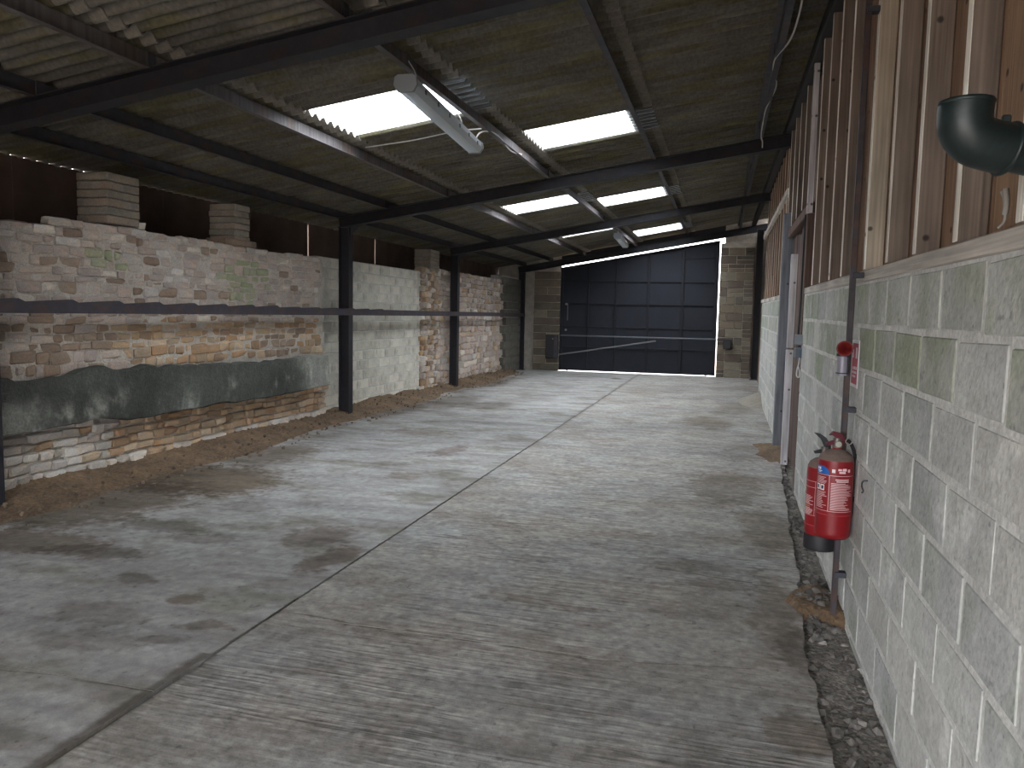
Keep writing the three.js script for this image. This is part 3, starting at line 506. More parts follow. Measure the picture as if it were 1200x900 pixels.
// ---------------------------------------------------------------- gate end
const GD = 22.42;
const gateTop = (x) => yb(x, 22.2) - 0.052;
{
  const t = thing('sliding_gate', 'tall navy steel gate with welded square frame', 'gate', [0, 0, 0]);
  const xa = -4.64, xb = -0.132, y0 = 0.028;
  part(t, 'sheet_panel', hexa([P(xa, y0, GD + 0.05), P(xb, y0, GD + 0.05), P(xb, gateTop(xb), GD + 0.05), P(xa, gateTop(xa), GD + 0.05), P(xa, y0, GD + 0.056), P(xb, y0, GD + 0.056), P(xb, gateTop(xb), GD + 0.056), P(xa, gateTop(xa), GD + 0.056)]), M_gate);
  const bar = (x0, yy0, x1, yy1, w, dep, name) => { const L = Math.hypot(x1 - x0, yy1 - yy0), g = cbox(L, w, dep, 0.005); g.rotateZ(Math.atan2(yy1 - yy0, x1 - x0)); g.translate((x0 + x1) / 2, (yy0 + yy1) / 2, -(GD + 0.05 - dep / 2)); part(t, name, g, M_gateFrame); };
  for (const [x, wd] of [[xa + 0.04, 0.08], [-3.81, 0.035], [-3.01, 0.045], [-2.07, 0.075], [-1.12, 0.085], [xb - 0.06, 0.10]]) bar(x, y0, x, gateTop(x) - 0.01, wd, 0.05, 'upright_bar');
  for (const y of [0.72, 1.32, 2.0, 2.65]) bar(xa, y, xb, y, 0.045, 0.04, 'cross_bar');
  bar(xa, y0 + 0.03, xb, y0 + 0.03, 0.06, 0.05, 'bottom_bar'); bar(xa, gateTop(xa) - 0.03, xb, gateTop(xb) - 0.03, 0.06, 0.05, 'top_bar');
  bar(-1.1, 3.30, xb, 3.34, 0.04, 0.04, 'cross_bar');
  const h = new THREE.CylinderGeometry(0.012, 0.012, 0.5, 8); h.translate(-4.40, 1.75, -(GD - 0.04)); part(t, 'pull_handle', metricUV(h, 0, 0, false), M({ color: rgb(96, 100, 108), roughness: 0.4 }));
  for (const y of [1.22, 1.98]) { const b = new THREE.CylinderGeometry(0.035, 0.035, 0.02, 12); b.rotateX(Math.PI / 2); b.translate(-4.45, y, -(GD - 0.01)); part(t, 'bolt_plate', metricUV(b, 0, 0, false), M({ color: rgb(120, 122, 126), roughness: 0.4, metalness: 0.4 })); }
  for (const x of [xa + 0.25, xb - 0.25]) { const b = new THREE.CylinderGeometry(0.03, 0.03, 0.03, 14); b.rotateX(Math.PI / 2); b.translate(x, 0.03, -(GD + 0.03)); part(t, 'roller', metricUV(b, 0, 0, false), M_black); }
}
{
  const d = 22.16;
  let t = thing('drop_bar', 'long grey steel drop bar level across the gate', 'bar', [-2.3, 1.06, d]);
  const tb = (L) => { const g = new THREE.CylinderGeometry(0.022, 0.022, L, 10); g.rotateZ(Math.PI / 2); return metricUV(g, 0, 0, false); };
  part(t, 'tube', tb(4.5), M({ color: rgb(92, 94, 100), roughness: 0.45 }));
  t = thing('brace_bar', 'slanting grey steel tube propped against the gate', 'bar', [-3.2, 0.73, d + 0.02]);
  const g = tb(2.86); g.rotateZ(Math.atan2(0.47, 2.78)); part(t, 'tube', g, M({ color: rgb(112, 112, 114), roughness: 0.5 }));
  t = thing('latch_box', 'tall black steel latch box on the left gate pier', 'box', [-4.82, 0.37, 22.28]);
  { const a = cbox(0.36, 0.70, 0.14, 0.01); a.translate(0, 0.35, 0); part(t, 'housing', a, M_black); const b = cbox(0.10, 0.68, 0.03, 0.005); b.translate(0.12, 0.35, 0.085); part(t, 'slide_plate', b, M_steel); const c = cbox(0.03, 0.04, 0.03, 0.004); c.translate(0.03, 0.58, 0.085); part(t, 'latch', c, M({ color: rgb(130, 130, 134) })); }
  t = thing('bar_keeper', 'black steel keeper on the right gate pier holding the bar', 'bracket', [0.1, 0.80, 22.14]);
  { const a = cbox(0.34, 0.05, 0.10, 0.006); a.translate(0, 0.25, 0); part(t, 'arm', a, M_black); const b = cbox(0.22, 0.26, 0.12, 0.008); b.translate(0.07, 0.13, 0); part(t, 'housing', b, M_black); }
}
function blockPier(name, label, x0, x1, yTop, d, deep, pat) {
  const w = structure(name, label); part(w, 'mortar_core', slabBox(x0 + 0.01, x1 - 0.01, -0.05, yTop, d + 0.012, d + deep), M({ map: mortarMap, color: rgb(226, 217, 204) }));
  const n = Math.floor(yTop / 0.225), cache = {};
  for (let c = 0; c < n; c++) {
    let x = x0, first = true;
    while (x < x1 - 0.05) {
      let L = pat === 'wide' ? (c % 3 === 1 ? 0.4 : 0.8) : (first && c % 2 ? 0.22 : R() < 0.3 ? 0.22 : 0.44); if (x + L > x1 - 0.08) L = x1 - x; first = false;
      const split = pat !== 'wide' && R() < 0.3, hs = split ? [0.1, 0.1] : [0.213]; let y = c * 0.225;
      for (const h of hs) { const key = L.toFixed(2) + h, g = (cache[key] ??= cbox(L - 0.012, h, 0.12, 0.008)); const k = R(); const m = part(w, 'block', g, M_pier[Math.floor(k * M_pier.length)]); m.position.set(x + L / 2, y + h / 2 + 0.005, -(d + 0.06 - rr(0, 0.008))); y += h + 0.0125; }
      x += L;
    }
  }
}
const M_pier = [[168, 154, 138], [150, 140, 126], [182, 172, 156], [140, 126, 116]].map((c, i) => M({ map: M_block[i % 3].map, color: rgb(...c), bumpMap: blockBump, bumpScale: 0.004 }));
blockPier('wall_back', 'buff block pier left of the navy gate', -5.42, -4.64, 2.93, 22.35, 0.4, 'wide');
blockPier('wall_back', 'mixed block pier right of the navy gate', -0.11, 0.80, 3.72, 22.25, 0.5, 'mixed');
{
  const w = structure('wall_back', 'dark infill around and above the gate');
  const y = (x) => yb(x, 22.6) + 0.14, f = (x0, x1, lo0, lo1) => hexa([P(x0, lo0, 22.62), P(x1, lo1, 22.62), P(x1, y(x1) + 0.2, 22.62), P(x0, y(x0) + 0.2, 22.62), P(x0, lo0, 22.72), P(x1, lo1, 22.72), P(x1, y(x1) + 0.2, 22.72), P(x0, y(x0) + 0.2, 22.72)]);
  part(w, 'infill_panel', f(-6.6, -4.66, -0.05, -0.05), M_core); part(w, 'infill_panel', f(0.0, 1.4, -0.05, -0.05), M_core);
  part(w, 'infill_panel', f(-4.66, 0.0, yb(-4.66, 22.6) + 0.02, yb(0, 22.6) + 0.02), M_steelDark);
}

// ---------------------------------------------------------------- right wall: blocks, sill, studs and boards
function rightBlocks(w, d0, d1, phase) {
  const nS = 12, gs = []; for (let i = 0; i < nS; i++) { const a = lerp(d0, d1, i / nS), b = lerp(d0, d1, (i + 1) / nS), e = 0.0032; gs.push(hexa([P(rightX(a) + e, -0.2, a), P(rightX(a) + 0.14, -0.2, a), P(rightX(a) + 0.14, rightTop(a), a), P(rightX(a) + e, rightTop(a), a), P(rightX(b) + e, -0.2, b), P(rightX(b) + 0.14, -0.2, b), P(rightX(b) + 0.14, rightTop(b), b), P(rightX(b) + e, rightTop(b), b)])); }
  part(w, 'mortar_joints', merge(gs), M_mortar);
  const PL = 0.455, ang = Math.atan(0.0075);
  for (let c = 0; c < 9; c++) {                                            // from the top course down; the last one is in the trench
    const ph = (c % 2 ? 2.165 : 2.39) + phase;
    for (let k = Math.floor((d0 - ph) / PL); ; k++) {
      let a = ph + k * PL, b = a + PL; if (a >= d1 - 0.05) break; a = Math.max(a, d0); b = Math.min(b, d1); if (b - a < 0.08) continue;
      const full = b - a > PL - 0.01, mid = (a + b) / 2, H = (rightTop(mid)) / 8.02;
      const g = full ? RB[Math.floor(R() * RB.length)] : cbox(0.1, 0.212, b - a - 0.014, 0.007);
      const mats = c < 2 && R() < 0.75 ? M_blockGreen : c === 2 && R() < 0.3 ? M_blockGreen : M_block;
      const m = part(w, 'block', g, mats[Math.floor(R() * mats.length)]);
      m.scale.y = H / 0.2257; m.rotation.y = -ang; m.position.set(rightX(mid) + 0.05 + rr(-0.002, 0.001), rightTop(mid) - H * (c + 0.5), -mid);
    }
  }
}
const RB = [0, 1, 2, 3, 4, 5].map((k) => metricUV(new ConvexGeometry(chamferPts(0.10, 0.210, 0.438, 0.009, 0.006)), k * 0.37, k * 0.23));
const studGeo = [0, 1, 2].map((k) => cbox(0.14, 1, 0.047, 0.004, k * 0.11, k * 0.4));
function stud(w, d, y0, y1, x = 0, m = M_stud, wide = 0) {
  const g = cbox(0.085, y1 - y0, wide || 0.05, 0.004, R(), R()), s = part(w, 'stud', g, m[Math.floor(R() * m.length)]);
  s.position.set(rightX(d) + 0.0425 + x, (y0 + y1) / 2, -d);
  const e = cbox(0.003, y1 - y0 - 0.01, (wide || 0.05) - 0.004, 0.001, R(), R()), q = part(s, 'sawn_edge', e, M_sawn); q.position.set(-0.043, 0, 0);
}
const wallHead = (d) => yPurlin(0.8, d) - 0.005;
{
  const w = structure('wall_right', 'grey concrete block wall with open timber studs above');
  rightBlocks(w, 0.85, 7.72, 0);
  const sillAt = (a, b) => { const g = cbox(0.14, b - a, 0.060, 0.005, R(), R()); g.rotateX(Math.PI / 2); const s = part(w, 'sill_plate', g, M_sill), m = (a + b) / 2; s.position.set(rightX(m) + 0.068, rightTop(m) + 0.031, -m); s.rotation.set(Math.atan(0.0115), -Math.atan(0.0075), 0); };
  sillAt(0.85, 4.4); sillAt(4.41, 7.72);
  for (const d of [1.05, 1.61, 2.17, 2.73, 3.29, 3.83, 5.3, 5.9, 6.5, 7.08]) stud(w, d, rightTop(d) + 0.062, wallHead(d));
  stud(w, 4.42, rightTop(4.42) + 0.062, wallHead(4.42), 0, [wm(940, 168, 158, 142)], 0.06);
  for (let d = 0.85, k = 0; d < 7.7; d += 0.61, k++) { const a = d, b = Math.min(7.72, d + 0.605), m = (a + b) / 2, h = wallHead(m) - rightTop(m) + 0.04; const s = part(w, 'board_panel', cbox(0.018, h, b - a, 0.002, R(), R()), M_board[k % 3]); s.position.set(rightX(m) + 0.096, rightTop(m) + h / 2, -m); s.rotation.y = -Math.atan(0.0075); }
  part(w, 'outer_skin', hexa([P(0.90, -0.2, -3), P(1.0, -0.2, -3), P(1.0, 4.3, -3), P(0.90, 4.1, -3), P(0.98, -0.2, 22.8), P(1.45, -0.2, 22.8), P(1.45, 4.4, 22.8), P(1.2, 4.2, 22.8)].map((p, i) => p)), M_board[1]);
  part(w, 'near_blockwork', slabBox(0.69, 0.84, -0.2, 3.9, -3, 0.85), M_block[0]);
}
{
  const w = structure('wall_right', 'far pale block wall with orange boards and a mid rail');
  rightBlocks(w, 10.95, 17.2, 0.1);
  { const g = cbox(0.14, 6.2, 0.07, 0.005); g.rotateX(Math.PI / 2); const s = part(w, 'sill_plate', g, M_sill); s.position.set(rightX(14.1) + 0.068, rightTop(14.1) + 0.037, -14.1); s.rotation.x = Math.atan(0.0115); }
  for (let d = 11.2; d < 16.6; d += 0.6) stud(w, d, rightTop(d) + 0.075, wallHead(d), 0.02, M_board);
  { const g = cbox(0.05, 5.9, 0.09, 0.005); g.rotateX(Math.PI / 2); const s = part(w, 'mid_rail', g, M_sawn); s.position.set(rightX(13.9) + 0.0, 3.32, -13.9); }
  for (let d = 10.95, k = 0; d < 17; d += 0.42, k++) { const m = d + 0.21, h = wallHead(m) - rightTop(m) + 0.04, s = part(w, 'board_panel', cbox(0.018, h, 0.412, 0.002, R(), R()), M_board[k % 3]); s.position.set(rightX(m) + 0.096, rightTop(m) + h / 2, -m); }
}
// the boarded door and the posts beside it
{
  const w = structure('door_1', 'dark boarded timber door in the right wall');
  const X = rightX(9.3);
  for (let k = 0; k < 11; k++) { const d = 7.86 + 0.245 * k, y1 = 2.62 + rr(-0.04, 0.04); const s = part(w, 'plank', cbox(0.025, y1 - 0.03, 0.236, 0.004, R(), R()), M_doorBoard[k % 2]); s.position.set(rightX(d) + 0.075 + rr(0, 0.012), (y1 + 0.03) / 2, -d); }
  { const s = part(w, 'near_post', cbox(0.10, 2.62, 0.11, 0.006, 0.2, 0.3), M_greyWood); s.position.set(rightX(7.8) + 0.045, 1.31, -7.79); s.material = M_doorBoard[0]; }
  { const s = part(w, 'far_post', cbox(0.13, 2.95, 0.16, 0.008), M_greyWood); s.position.set(rightX(10.3) + 0.005, 1.475, -10.3); }
  { const s = part(w, 'far_jamb', cbox(0.12, 2.9, 0.2, 0.008), M_doorBoard[1]); s.position.set(rightX(10.8) + 0.05, 1.45, -10.82); }
  { const s = part(w, 'pale_batten', cbox(0.075, 1.28, 0.03, 0.004), M_paleWood, 'white painted batten'); s.position.set(X - 0.015, 0.66, -8.95); }
  { const s = part(w, 'pale_batten', cbox(0.07, 1.02, 0.03, 0.004), M_paleWood, 'white painted batten'); s.position.set(X - 0.013, 1.83, -8.97); }
  { const s = part(w, 'head_beam', cbox(0.12, 0.10, 2.9, 0.006), M_doorBoard[0]); s.position.set(X + 0.06, 2.69, -9.3); }
  { const s = part(w, 'pale_stud', cbox(0.05, wallHead(7.75) - 2.62, 0.05, 0.004), M_paleWood, 'white painted stud'); s.position.set(rightX(7.75) + 0.01, (wallHead(7.75) + 2.62) / 2, -7.75); }
  for (let d = 8.15, k = 0; d < 10.6; d += 0.34, k++) { const s = part(w, 'head_board', cbox(0.02, wallHead(d) - 2.7, 0.33, 0.003, R(), R()), M_stud[k % 3]); s.position.set(rightX(d) + 0.10, (wallHead(d) + 2.7) / 2, -d - 0.17); if (k % 2) stud(w, d, 2.74, wallHead(d), 0); }
}

// ---------------------------------------------------------------- front end behind the camera: a wide open doorway
{
  const w = structure('wall_front', 'block front wall around a wide open doorway'), d0 = -3.0, d1 = -2.8;
  const yT = (x) => yRoof(x, -3) - 0.03, f = (x0, x1, a) => hexa([P(x0, a, d0), P(x1, a, d0), P(x1, yT(x1), d0), P(x0, yT(x0), d0), P(x0, a, d1), P(x1, a, d1), P(x1, yT(x1), d1), P(x0, yT(x0), d1)]);
  part(w, 'left_panel', f(-6.6, -3.9, -0.12), M_block[0]); part(w, 'right_panel', f(0.3, 1.4, -0.12), M_block[0]); part(w, 'head_panel', f(-3.9, 0.3, 2.6), M_block[0]);
}

// ---------------------------------------------------------------- loose earth and rubble
const bermEdge = table([[3.6, -4.95], [4.3, -4.95], [4.9, -4.9], [5.6, -5.05], [6.1, -5.05], [7.7, -4.92], [8.6, -5.1], [9.7, -5.2], [10.3, -5.1], [12, -5.15], [13.4, -5.0], [15, -5.35], [17.3, -5.1], [20, -5.3], [21.5, -5.5]]);
const bermY = (u, d) => (0.12 * Math.pow(1 - u, 1.4) * (0.55 + 0.9 * fw(d * 1.3, 2, 3, 211)) + 0.035 * (fw(d * 6, u * 5, 3, 213) - 0.5) * (1 - u)) - 0.012 * u - 0.002;
{
  const e = (d) => bermEdge(d) + 0.16 * (fw(d * 2.4, 5, 3, 215) - 0.5);
  const g = sheet(14, 320, (u, v) => { const d = lerp(3.6, 21.4, v), x = lerp(wallX(d) - (d > 10.3 && d < 14.5 ? 0.14 : 0.06), e(d), u); return [x, bermY(u, d), -d]; });
  top(new THREE.Mesh(g, M_dirt), 'earth_bank', { label: 'bank of loose brown earth along the foot of the left wall', category: 'earth', kind: 'stuff' });
  const st = stoneGeos[3], im = new THREE.InstancedMesh(st, M({ map: stoneMap }), 1500), m4 = new THREE.Matrix4(), col = new THREE.Color();
  for (let i = 0; i < 1500; i++) {
    const d = 3.8 + 17.2 * Math.pow(R(), 1.3), u = Math.pow(R(), 1.2), x = lerp(-5.75, e(d) + 0.12, u), s = 0.006 + 0.026 * Math.pow(R(), 3);
    m4.compose(new THREE.Vector3(x, Math.max(0.002, bermY(Math.min(1, u), d)) + s * 0.2, -d), new THREE.Quaternion().setFromEuler(new THREE.Euler(R() * 6, R() * 6, R() * 6)), new THREE.Vector3(s * 1.3, s * 0.8, s)); im.setMatrixAt(i, m4);
    const k = rr(0.6, 1.25); im.setColorAt(i, col.setRGB(0.24 * k, 0.18 * k, 0.125 * k));
  }
  top(im, 'stone_crumbs', { label: 'crumbs of brown stone strewn over the earth bank', category: 'rubble', kind: 'stuff' });
}
{
  // trench along the right wall: dark bed, rubble, one bridge of spilled mortar
  const bed = (x, d) => -0.055 + 0.085 * Math.exp(-Math.pow((d - 4.62) / 0.22, 2)) + 0.05 * (fw(x * 9, d * 5, 3, 221) - 0.5) + 0.03 * sstep(8, 9.5, d);
  const g = sheet(8, 260, (u, v) => { const d = lerp(1.5, 10.6, v), x = lerp(Math.min(slabEdge(d) - 0.03, 0.66), rightX(d) + 0.02, u); return [x, bed(x, d), -d]; });
  top(new THREE.Mesh(g, M_soil), 'trench_bed', { label: 'grey grit in the narrow trench along the block wall', category: 'soil', kind: 'stuff' });
  const im = new THREE.InstancedMesh(stoneGeos[5], M({ map: stoneMap }), 3600), m4 = new THREE.Matrix4(), col = new THREE.Color();
  for (let i = 0; i < 3600; i++) {
    const d = 1.9 + 7.2 * Math.pow(R(), 1.1), a = slabEdge(d), x = lerp(a + 0.015, rightX(d) - 0.012, R()), s = 0.007 + 0.034 * Math.pow(R(), 3);
    m4.compose(new THREE.Vector3(x, bed(x, d) + s * 0.25, -d), new THREE.Quaternion().setFromEuler(new THREE.Euler(R() * 6, R() * 6, R() * 6)), new THREE.Vector3(s * 1.4, s * 0.8, s)); im.setMatrixAt(i, m4);
    const k = rr(0.5, 1.3) * (R() < 0.08 ? 2.2 : 1); im.setColorAt(i, col.setRGB(0.175 * k, 0.165 * k, 0.155 * k));
  }
  top(im, 'trench_rubble', { label: 'grey rubble lying in the trench along the block wall', category: 'rubble', kind: 'stuff' });
  const pile = sheet(16, 16, (u, v) => { const x = lerp(0.35, 0.80, u), d = lerp(14.6, 17.2, v), k = Math.max(0, 1 - Math.hypot((x - 0.78) / 0.42, (d - 15.9) / 1.25)); return [x, -0.01 + 0.22 * k + 0.05 * k * (fw(x * 12, d * 6, 3, 231) - 0.5), -d]; });
  top(new THREE.Mesh(pile, M({ map: mortarMap, bumpMap: dirtBump, bumpScale: 0.02, color: rgb(176, 170, 160) })), 'gravel_heap', { label: 'small heap of pale gravel against the far block wall', category: 'gravel', kind: 'stuff' });
  const spill = sheet(36, 40, (u, v) => { const x = lerp(0.25, 0.80, u), d = lerp(9.1, 11.2, v), k = Math.max(0, 1 - 0.35 * (fw(x * 4, d * 2.5, 3, 243) * 2 - 0.4) - Math.hypot((x - 0.74) / 0.42, (d - 10.0) / 1.0)); return [x, -0.012 + 0.08 * k + 0.03 * k * (fw(x * 10, d * 5, 3, 241) - 0.5), -d]; });
  top(new THREE.Mesh(spill, M_dirt), 'earth_spill', { label: 'patch of brown earth on the floor by the door', category: 'earth', kind: 'stuff' });
}

{
  const g = sheet(30, 30, (u, v) => { const x = lerp(0.30, 0.715, u), d = lerp(4.1, 5.1, v), k = Math.max(0, 1 - 0.3 * (fw(x * 7, d * 5, 3, 247) * 2 - 0.5) - Math.hypot((x - 0.62) / 0.34, (d - 4.6) / 0.42)); return [x, -0.10 + 0.135 * sstep(0, 0.5, k) + 0.03 * k * (fw(x * 14, d * 12, 3, 249) - 0.5), -d]; });
  top(new THREE.Mesh(g, M({ map: dirtMap, bumpMap: dirtBump, bumpScale: 0.02, roughness: 1, color: rgb(250, 246, 240) })), 'earth_spill', { label: 'sandy spill bridging the trench below the fire extinguishers', category: 'earth', kind: 'stuff' });
}

// ---------------------------------------------------------------- hanging lamps
const M_lampBody = M({ color: rgb(178, 184, 190), roughness: 0.5 }), M_diff = new THREE.MeshPhysicalMaterial({ color: rgb(226, 233, 238), roughness: 0.4, transmission: 0.5, thickness: 0, side: THREE.DoubleSide });
function stripLamp(xa, da, xb, db, y, label) {
  const L = Math.hypot(db - da, xb - xa), t = thing('strip_lamp', label, 'lamp', [(xa + xb) / 2, y, (da + db) / 2]);
  t.rotation.y = -Math.atan2(xb - xa, db - da);
  const ext = (pts, len, mat, name, z = 0) => { const g = new THREE.ExtrudeGeometry(new THREE.Shape(pts.map((p) => new THREE.Vector2(...p))), { depth: len, bevelEnabled: false }); g.translate(0, 0, -len / 2 + z); return part(t, name, metricUV(g), mat); };
  ext([[-0.075, 0.055], [0.075, 0.055], [0.075, 0.10], [0.055, 0.118], [-0.055, 0.118], [-0.075, 0.10]], L - 0.04, M_lampBody, 'housing');
  ext([[-0.085, 0.05], [-0.055, 0.006], [0.055, 0.006], [0.085, 0.05], [0.081, 0.052], [0.053, 0.010], [-0.053, 0.010], [-0.081, 0.052]], L - 0.05, M_diff, 'diffuser');
  for (const x of [-0.035, 0.035]) { const g = new THREE.CylinderGeometry(0.013, 0.013, L - 0.16, 10); g.rotateX(Math.PI / 2); g.translate(x, 0.034, 0); part(t, 'tube', metricUV(g, 0, 0, false), M({ color: rgb(226, 226, 220), roughness: 0.3 })); }
  for (const s of [-1, 1]) ext([[-0.088, 0.05], [-0.058, 0.0], [0.058, 0.0], [0.088, 0.05], [0.08, 0.105], [0.057, 0.122], [-0.057, 0.122], [-0.08, 0.105]], 0.03, M({ color: rgb(132, 138, 144), roughness: 0.5 }), 'end_cap', s * (L / 2 - 0.015));
  for (const s of [-0.72, 0.55]) {
    const yt = yPurlin(-2.45, (da + db) / 2) - y + 0.02;
    part(t, 'hanger', tube([new THREE.Vector3(0, 0.115, -s * L / 2), new THREE.Vector3(-0.02, 0.115 + (yt - 0.115) * 0.5, -s * L / 2), new THREE.Vector3(-2.45 - (xa + xb) / 2 + 0.02, yt, -s * L / 2 - 0.02)], 0.005, 12, 6), M({ color: rgb(190, 190, 186), roughness: 0.4 }));
  }
  for (let k = 0; k < 6; k++) for (const s of [-1, 1]) { const g = cbox(0.008, 0.03, 0.025, 0.002); g.translate(s * 0.084, 0.055, (k - 2.5) * L / 6.4); part(t, 'clip', g, M({ color: rgb(70, 76, 86), roughness: 0.4 })); }
  return t;
}
stripLamp(-2.265, 5.27, -2.43, 7.40, 3.20, 'long twin tube strip lamp hanging below the first skylight');
stripLamp(-2.20, 16.4, -2.30, 18.6, 3.27, 'strip lamp hanging between the far skylights near the gate');
function cable(name, label, pts, r, mat) { const m = new THREE.Mesh(tube(pts, r, 60, 6), mat); return top(m, name, { label, category: 'cable' }); }
const M_cable = M({ color: rgb(206, 204, 200), roughness: 0.5 });
cable('lamp_cable', 'grey looped cable from lamp to the purlin', [P(-2.40, 3.30, 7.30), P(-2.42, 3.42, 7.5), P(-2.43, 3.52, 7.85), P(-2.425, 3.55, 8.2), P(-2.425, 3.50, 8.7), P(-2.425, 3.56, 9.2)], 0.008, M_cable);
cable('roof_cable', 'thin pale cable crossing the sheets between two purlins', [P(-3.86, 3.42, 7.9), P(-3.3, 3.49, 7.95), P(-2.8, 3.55, 7.9), P(-2.43, 3.53, 7.75)], 0.006, M_cable);
cable('wall_cable', 'white wavy cable along the dark purlin by the timber wall', [P(0.44, 3.88, 5.6), P(0.46, 3.90, 6.3), P(0.44, 3.91, 6.9), P(0.36, 3.92, 7.35), P(0.36, 3.93, 7.7), P(0.42, 3.93, 8.2), P(0.40, 3.94, 8.7), P(0.37, 3.94, 9.1), P(0.37, 3.95, 9.8), P(0.385, 3.93, 10.5), P(0.41, 3.90, 10.64), P(0.41, 3.84, 10.66)], 0.008, M_cable);

// ---------------------------------------------------------------- right wall fittings
{
  const t = thing('conduit_post', 'thin dark steel post standing against the block wall', 'post', [0.655, 0, 4.40]);
  const g = cbox(0.030, 3.78, 0.030, 0.004); g.translate(0, 1.86, 0); part(t, 'tube', g, M({ map: steelMap, roughness: 0.6, color: rgb(250, 226, 220) }));
  for (const y of [0.25, 1.15, 1.86, 3.2]) { const b = cbox(0.06, 0.03, 0.05, 0.003); b.translate(0.022, y, 0); part(t, 'saddle', b, M_steel); }
}
function labelCanvas(front) {
  const c = document.createElement('canvas'); c.width = 512; c.height = 512; const g = c.getContext('2d');
  g.fillStyle = '#88121b'; g.fillRect(0, 0, 512, 512);
  const wl = 'rgba(244,226,226,0.92)';
  g.fillStyle = wl; g.fillRect(60, 96, 420, 4); g.fillRect(60, 452, 420, 4); g.fillRect(214, 96, 4, 358);
  if (front) {
    g.fillStyle = '#1f5fae'; g.beginPath(); g.moveTo(60, 12); g.lineTo(150, 12); g.quadraticCurveTo(222, 40, 212, 92); g.lineTo(60, 92); g.fill();
    g.fillStyle = '#dfe9f4'; g.fillRect(70, 28, 18, 26); g.fillRect(94, 28, 24, 26); g.fillRect(74, 62, 60, 8); g.fillRect(80, 76, 40, 5);
    g.fillStyle = wl; for (const [x, y, w, h] of [[236, 34, 30, 34], [290, 26, 34, 20], [330, 22, 40, 26], [300, 52, 60, 20], [384, 30, 26, 30]]) g.fillRect(x, y, w, h);
    for (let i = 0; i < 2; i++) g.fillRect(270 + 10 * i, 130 + 18 * i, 130 - 10 * i, 10);
    for (let i = 0; i < 22; i++) g.fillRect(232, 170 + i * 12.5, 120 + 100 * hash(i, 3, 9), 5);
    g.fillStyle = '#f2eeea'; g.fillRect(66, 196, 48, 58); g.fillRect(122, 196, 48, 58); g.fillStyle = '#20345c'; g.fillRect(76, 208, 26, 34); g.fillRect(134, 208, 26, 34);
    g.fillStyle = wl; for (let i = 0; i < 6; i++) g.fillRect(66, 120 + i * 12, 90 + 40 * hash(i, 5, 2), 5); for (let i = 0; i < 13; i++) g.fillRect(66, 268 + i * 13, 80 + 60 * hash(i, 6, 2), 5);
  } else {
    g.fillStyle = wl; g.fillRect(60, 160, 420, 4); for (let i = 0; i < 8; i++) g.fillRect(70, 250 + i * 13, 70 + 60 * hash(i, 7, 2), 6); for (let i = 0; i < 6; i++) g.fillRect(70, 380 + i * 12, 90 + 40 * hash(i, 8, 2), 6); g.fillStyle = '#c89a3a'; g.fillRect(70, 360, 90, 8);
  }
  const t = new THREE.CanvasTexture(c); t.colorSpace = THREE.SRGBColorSpace; return t;
}
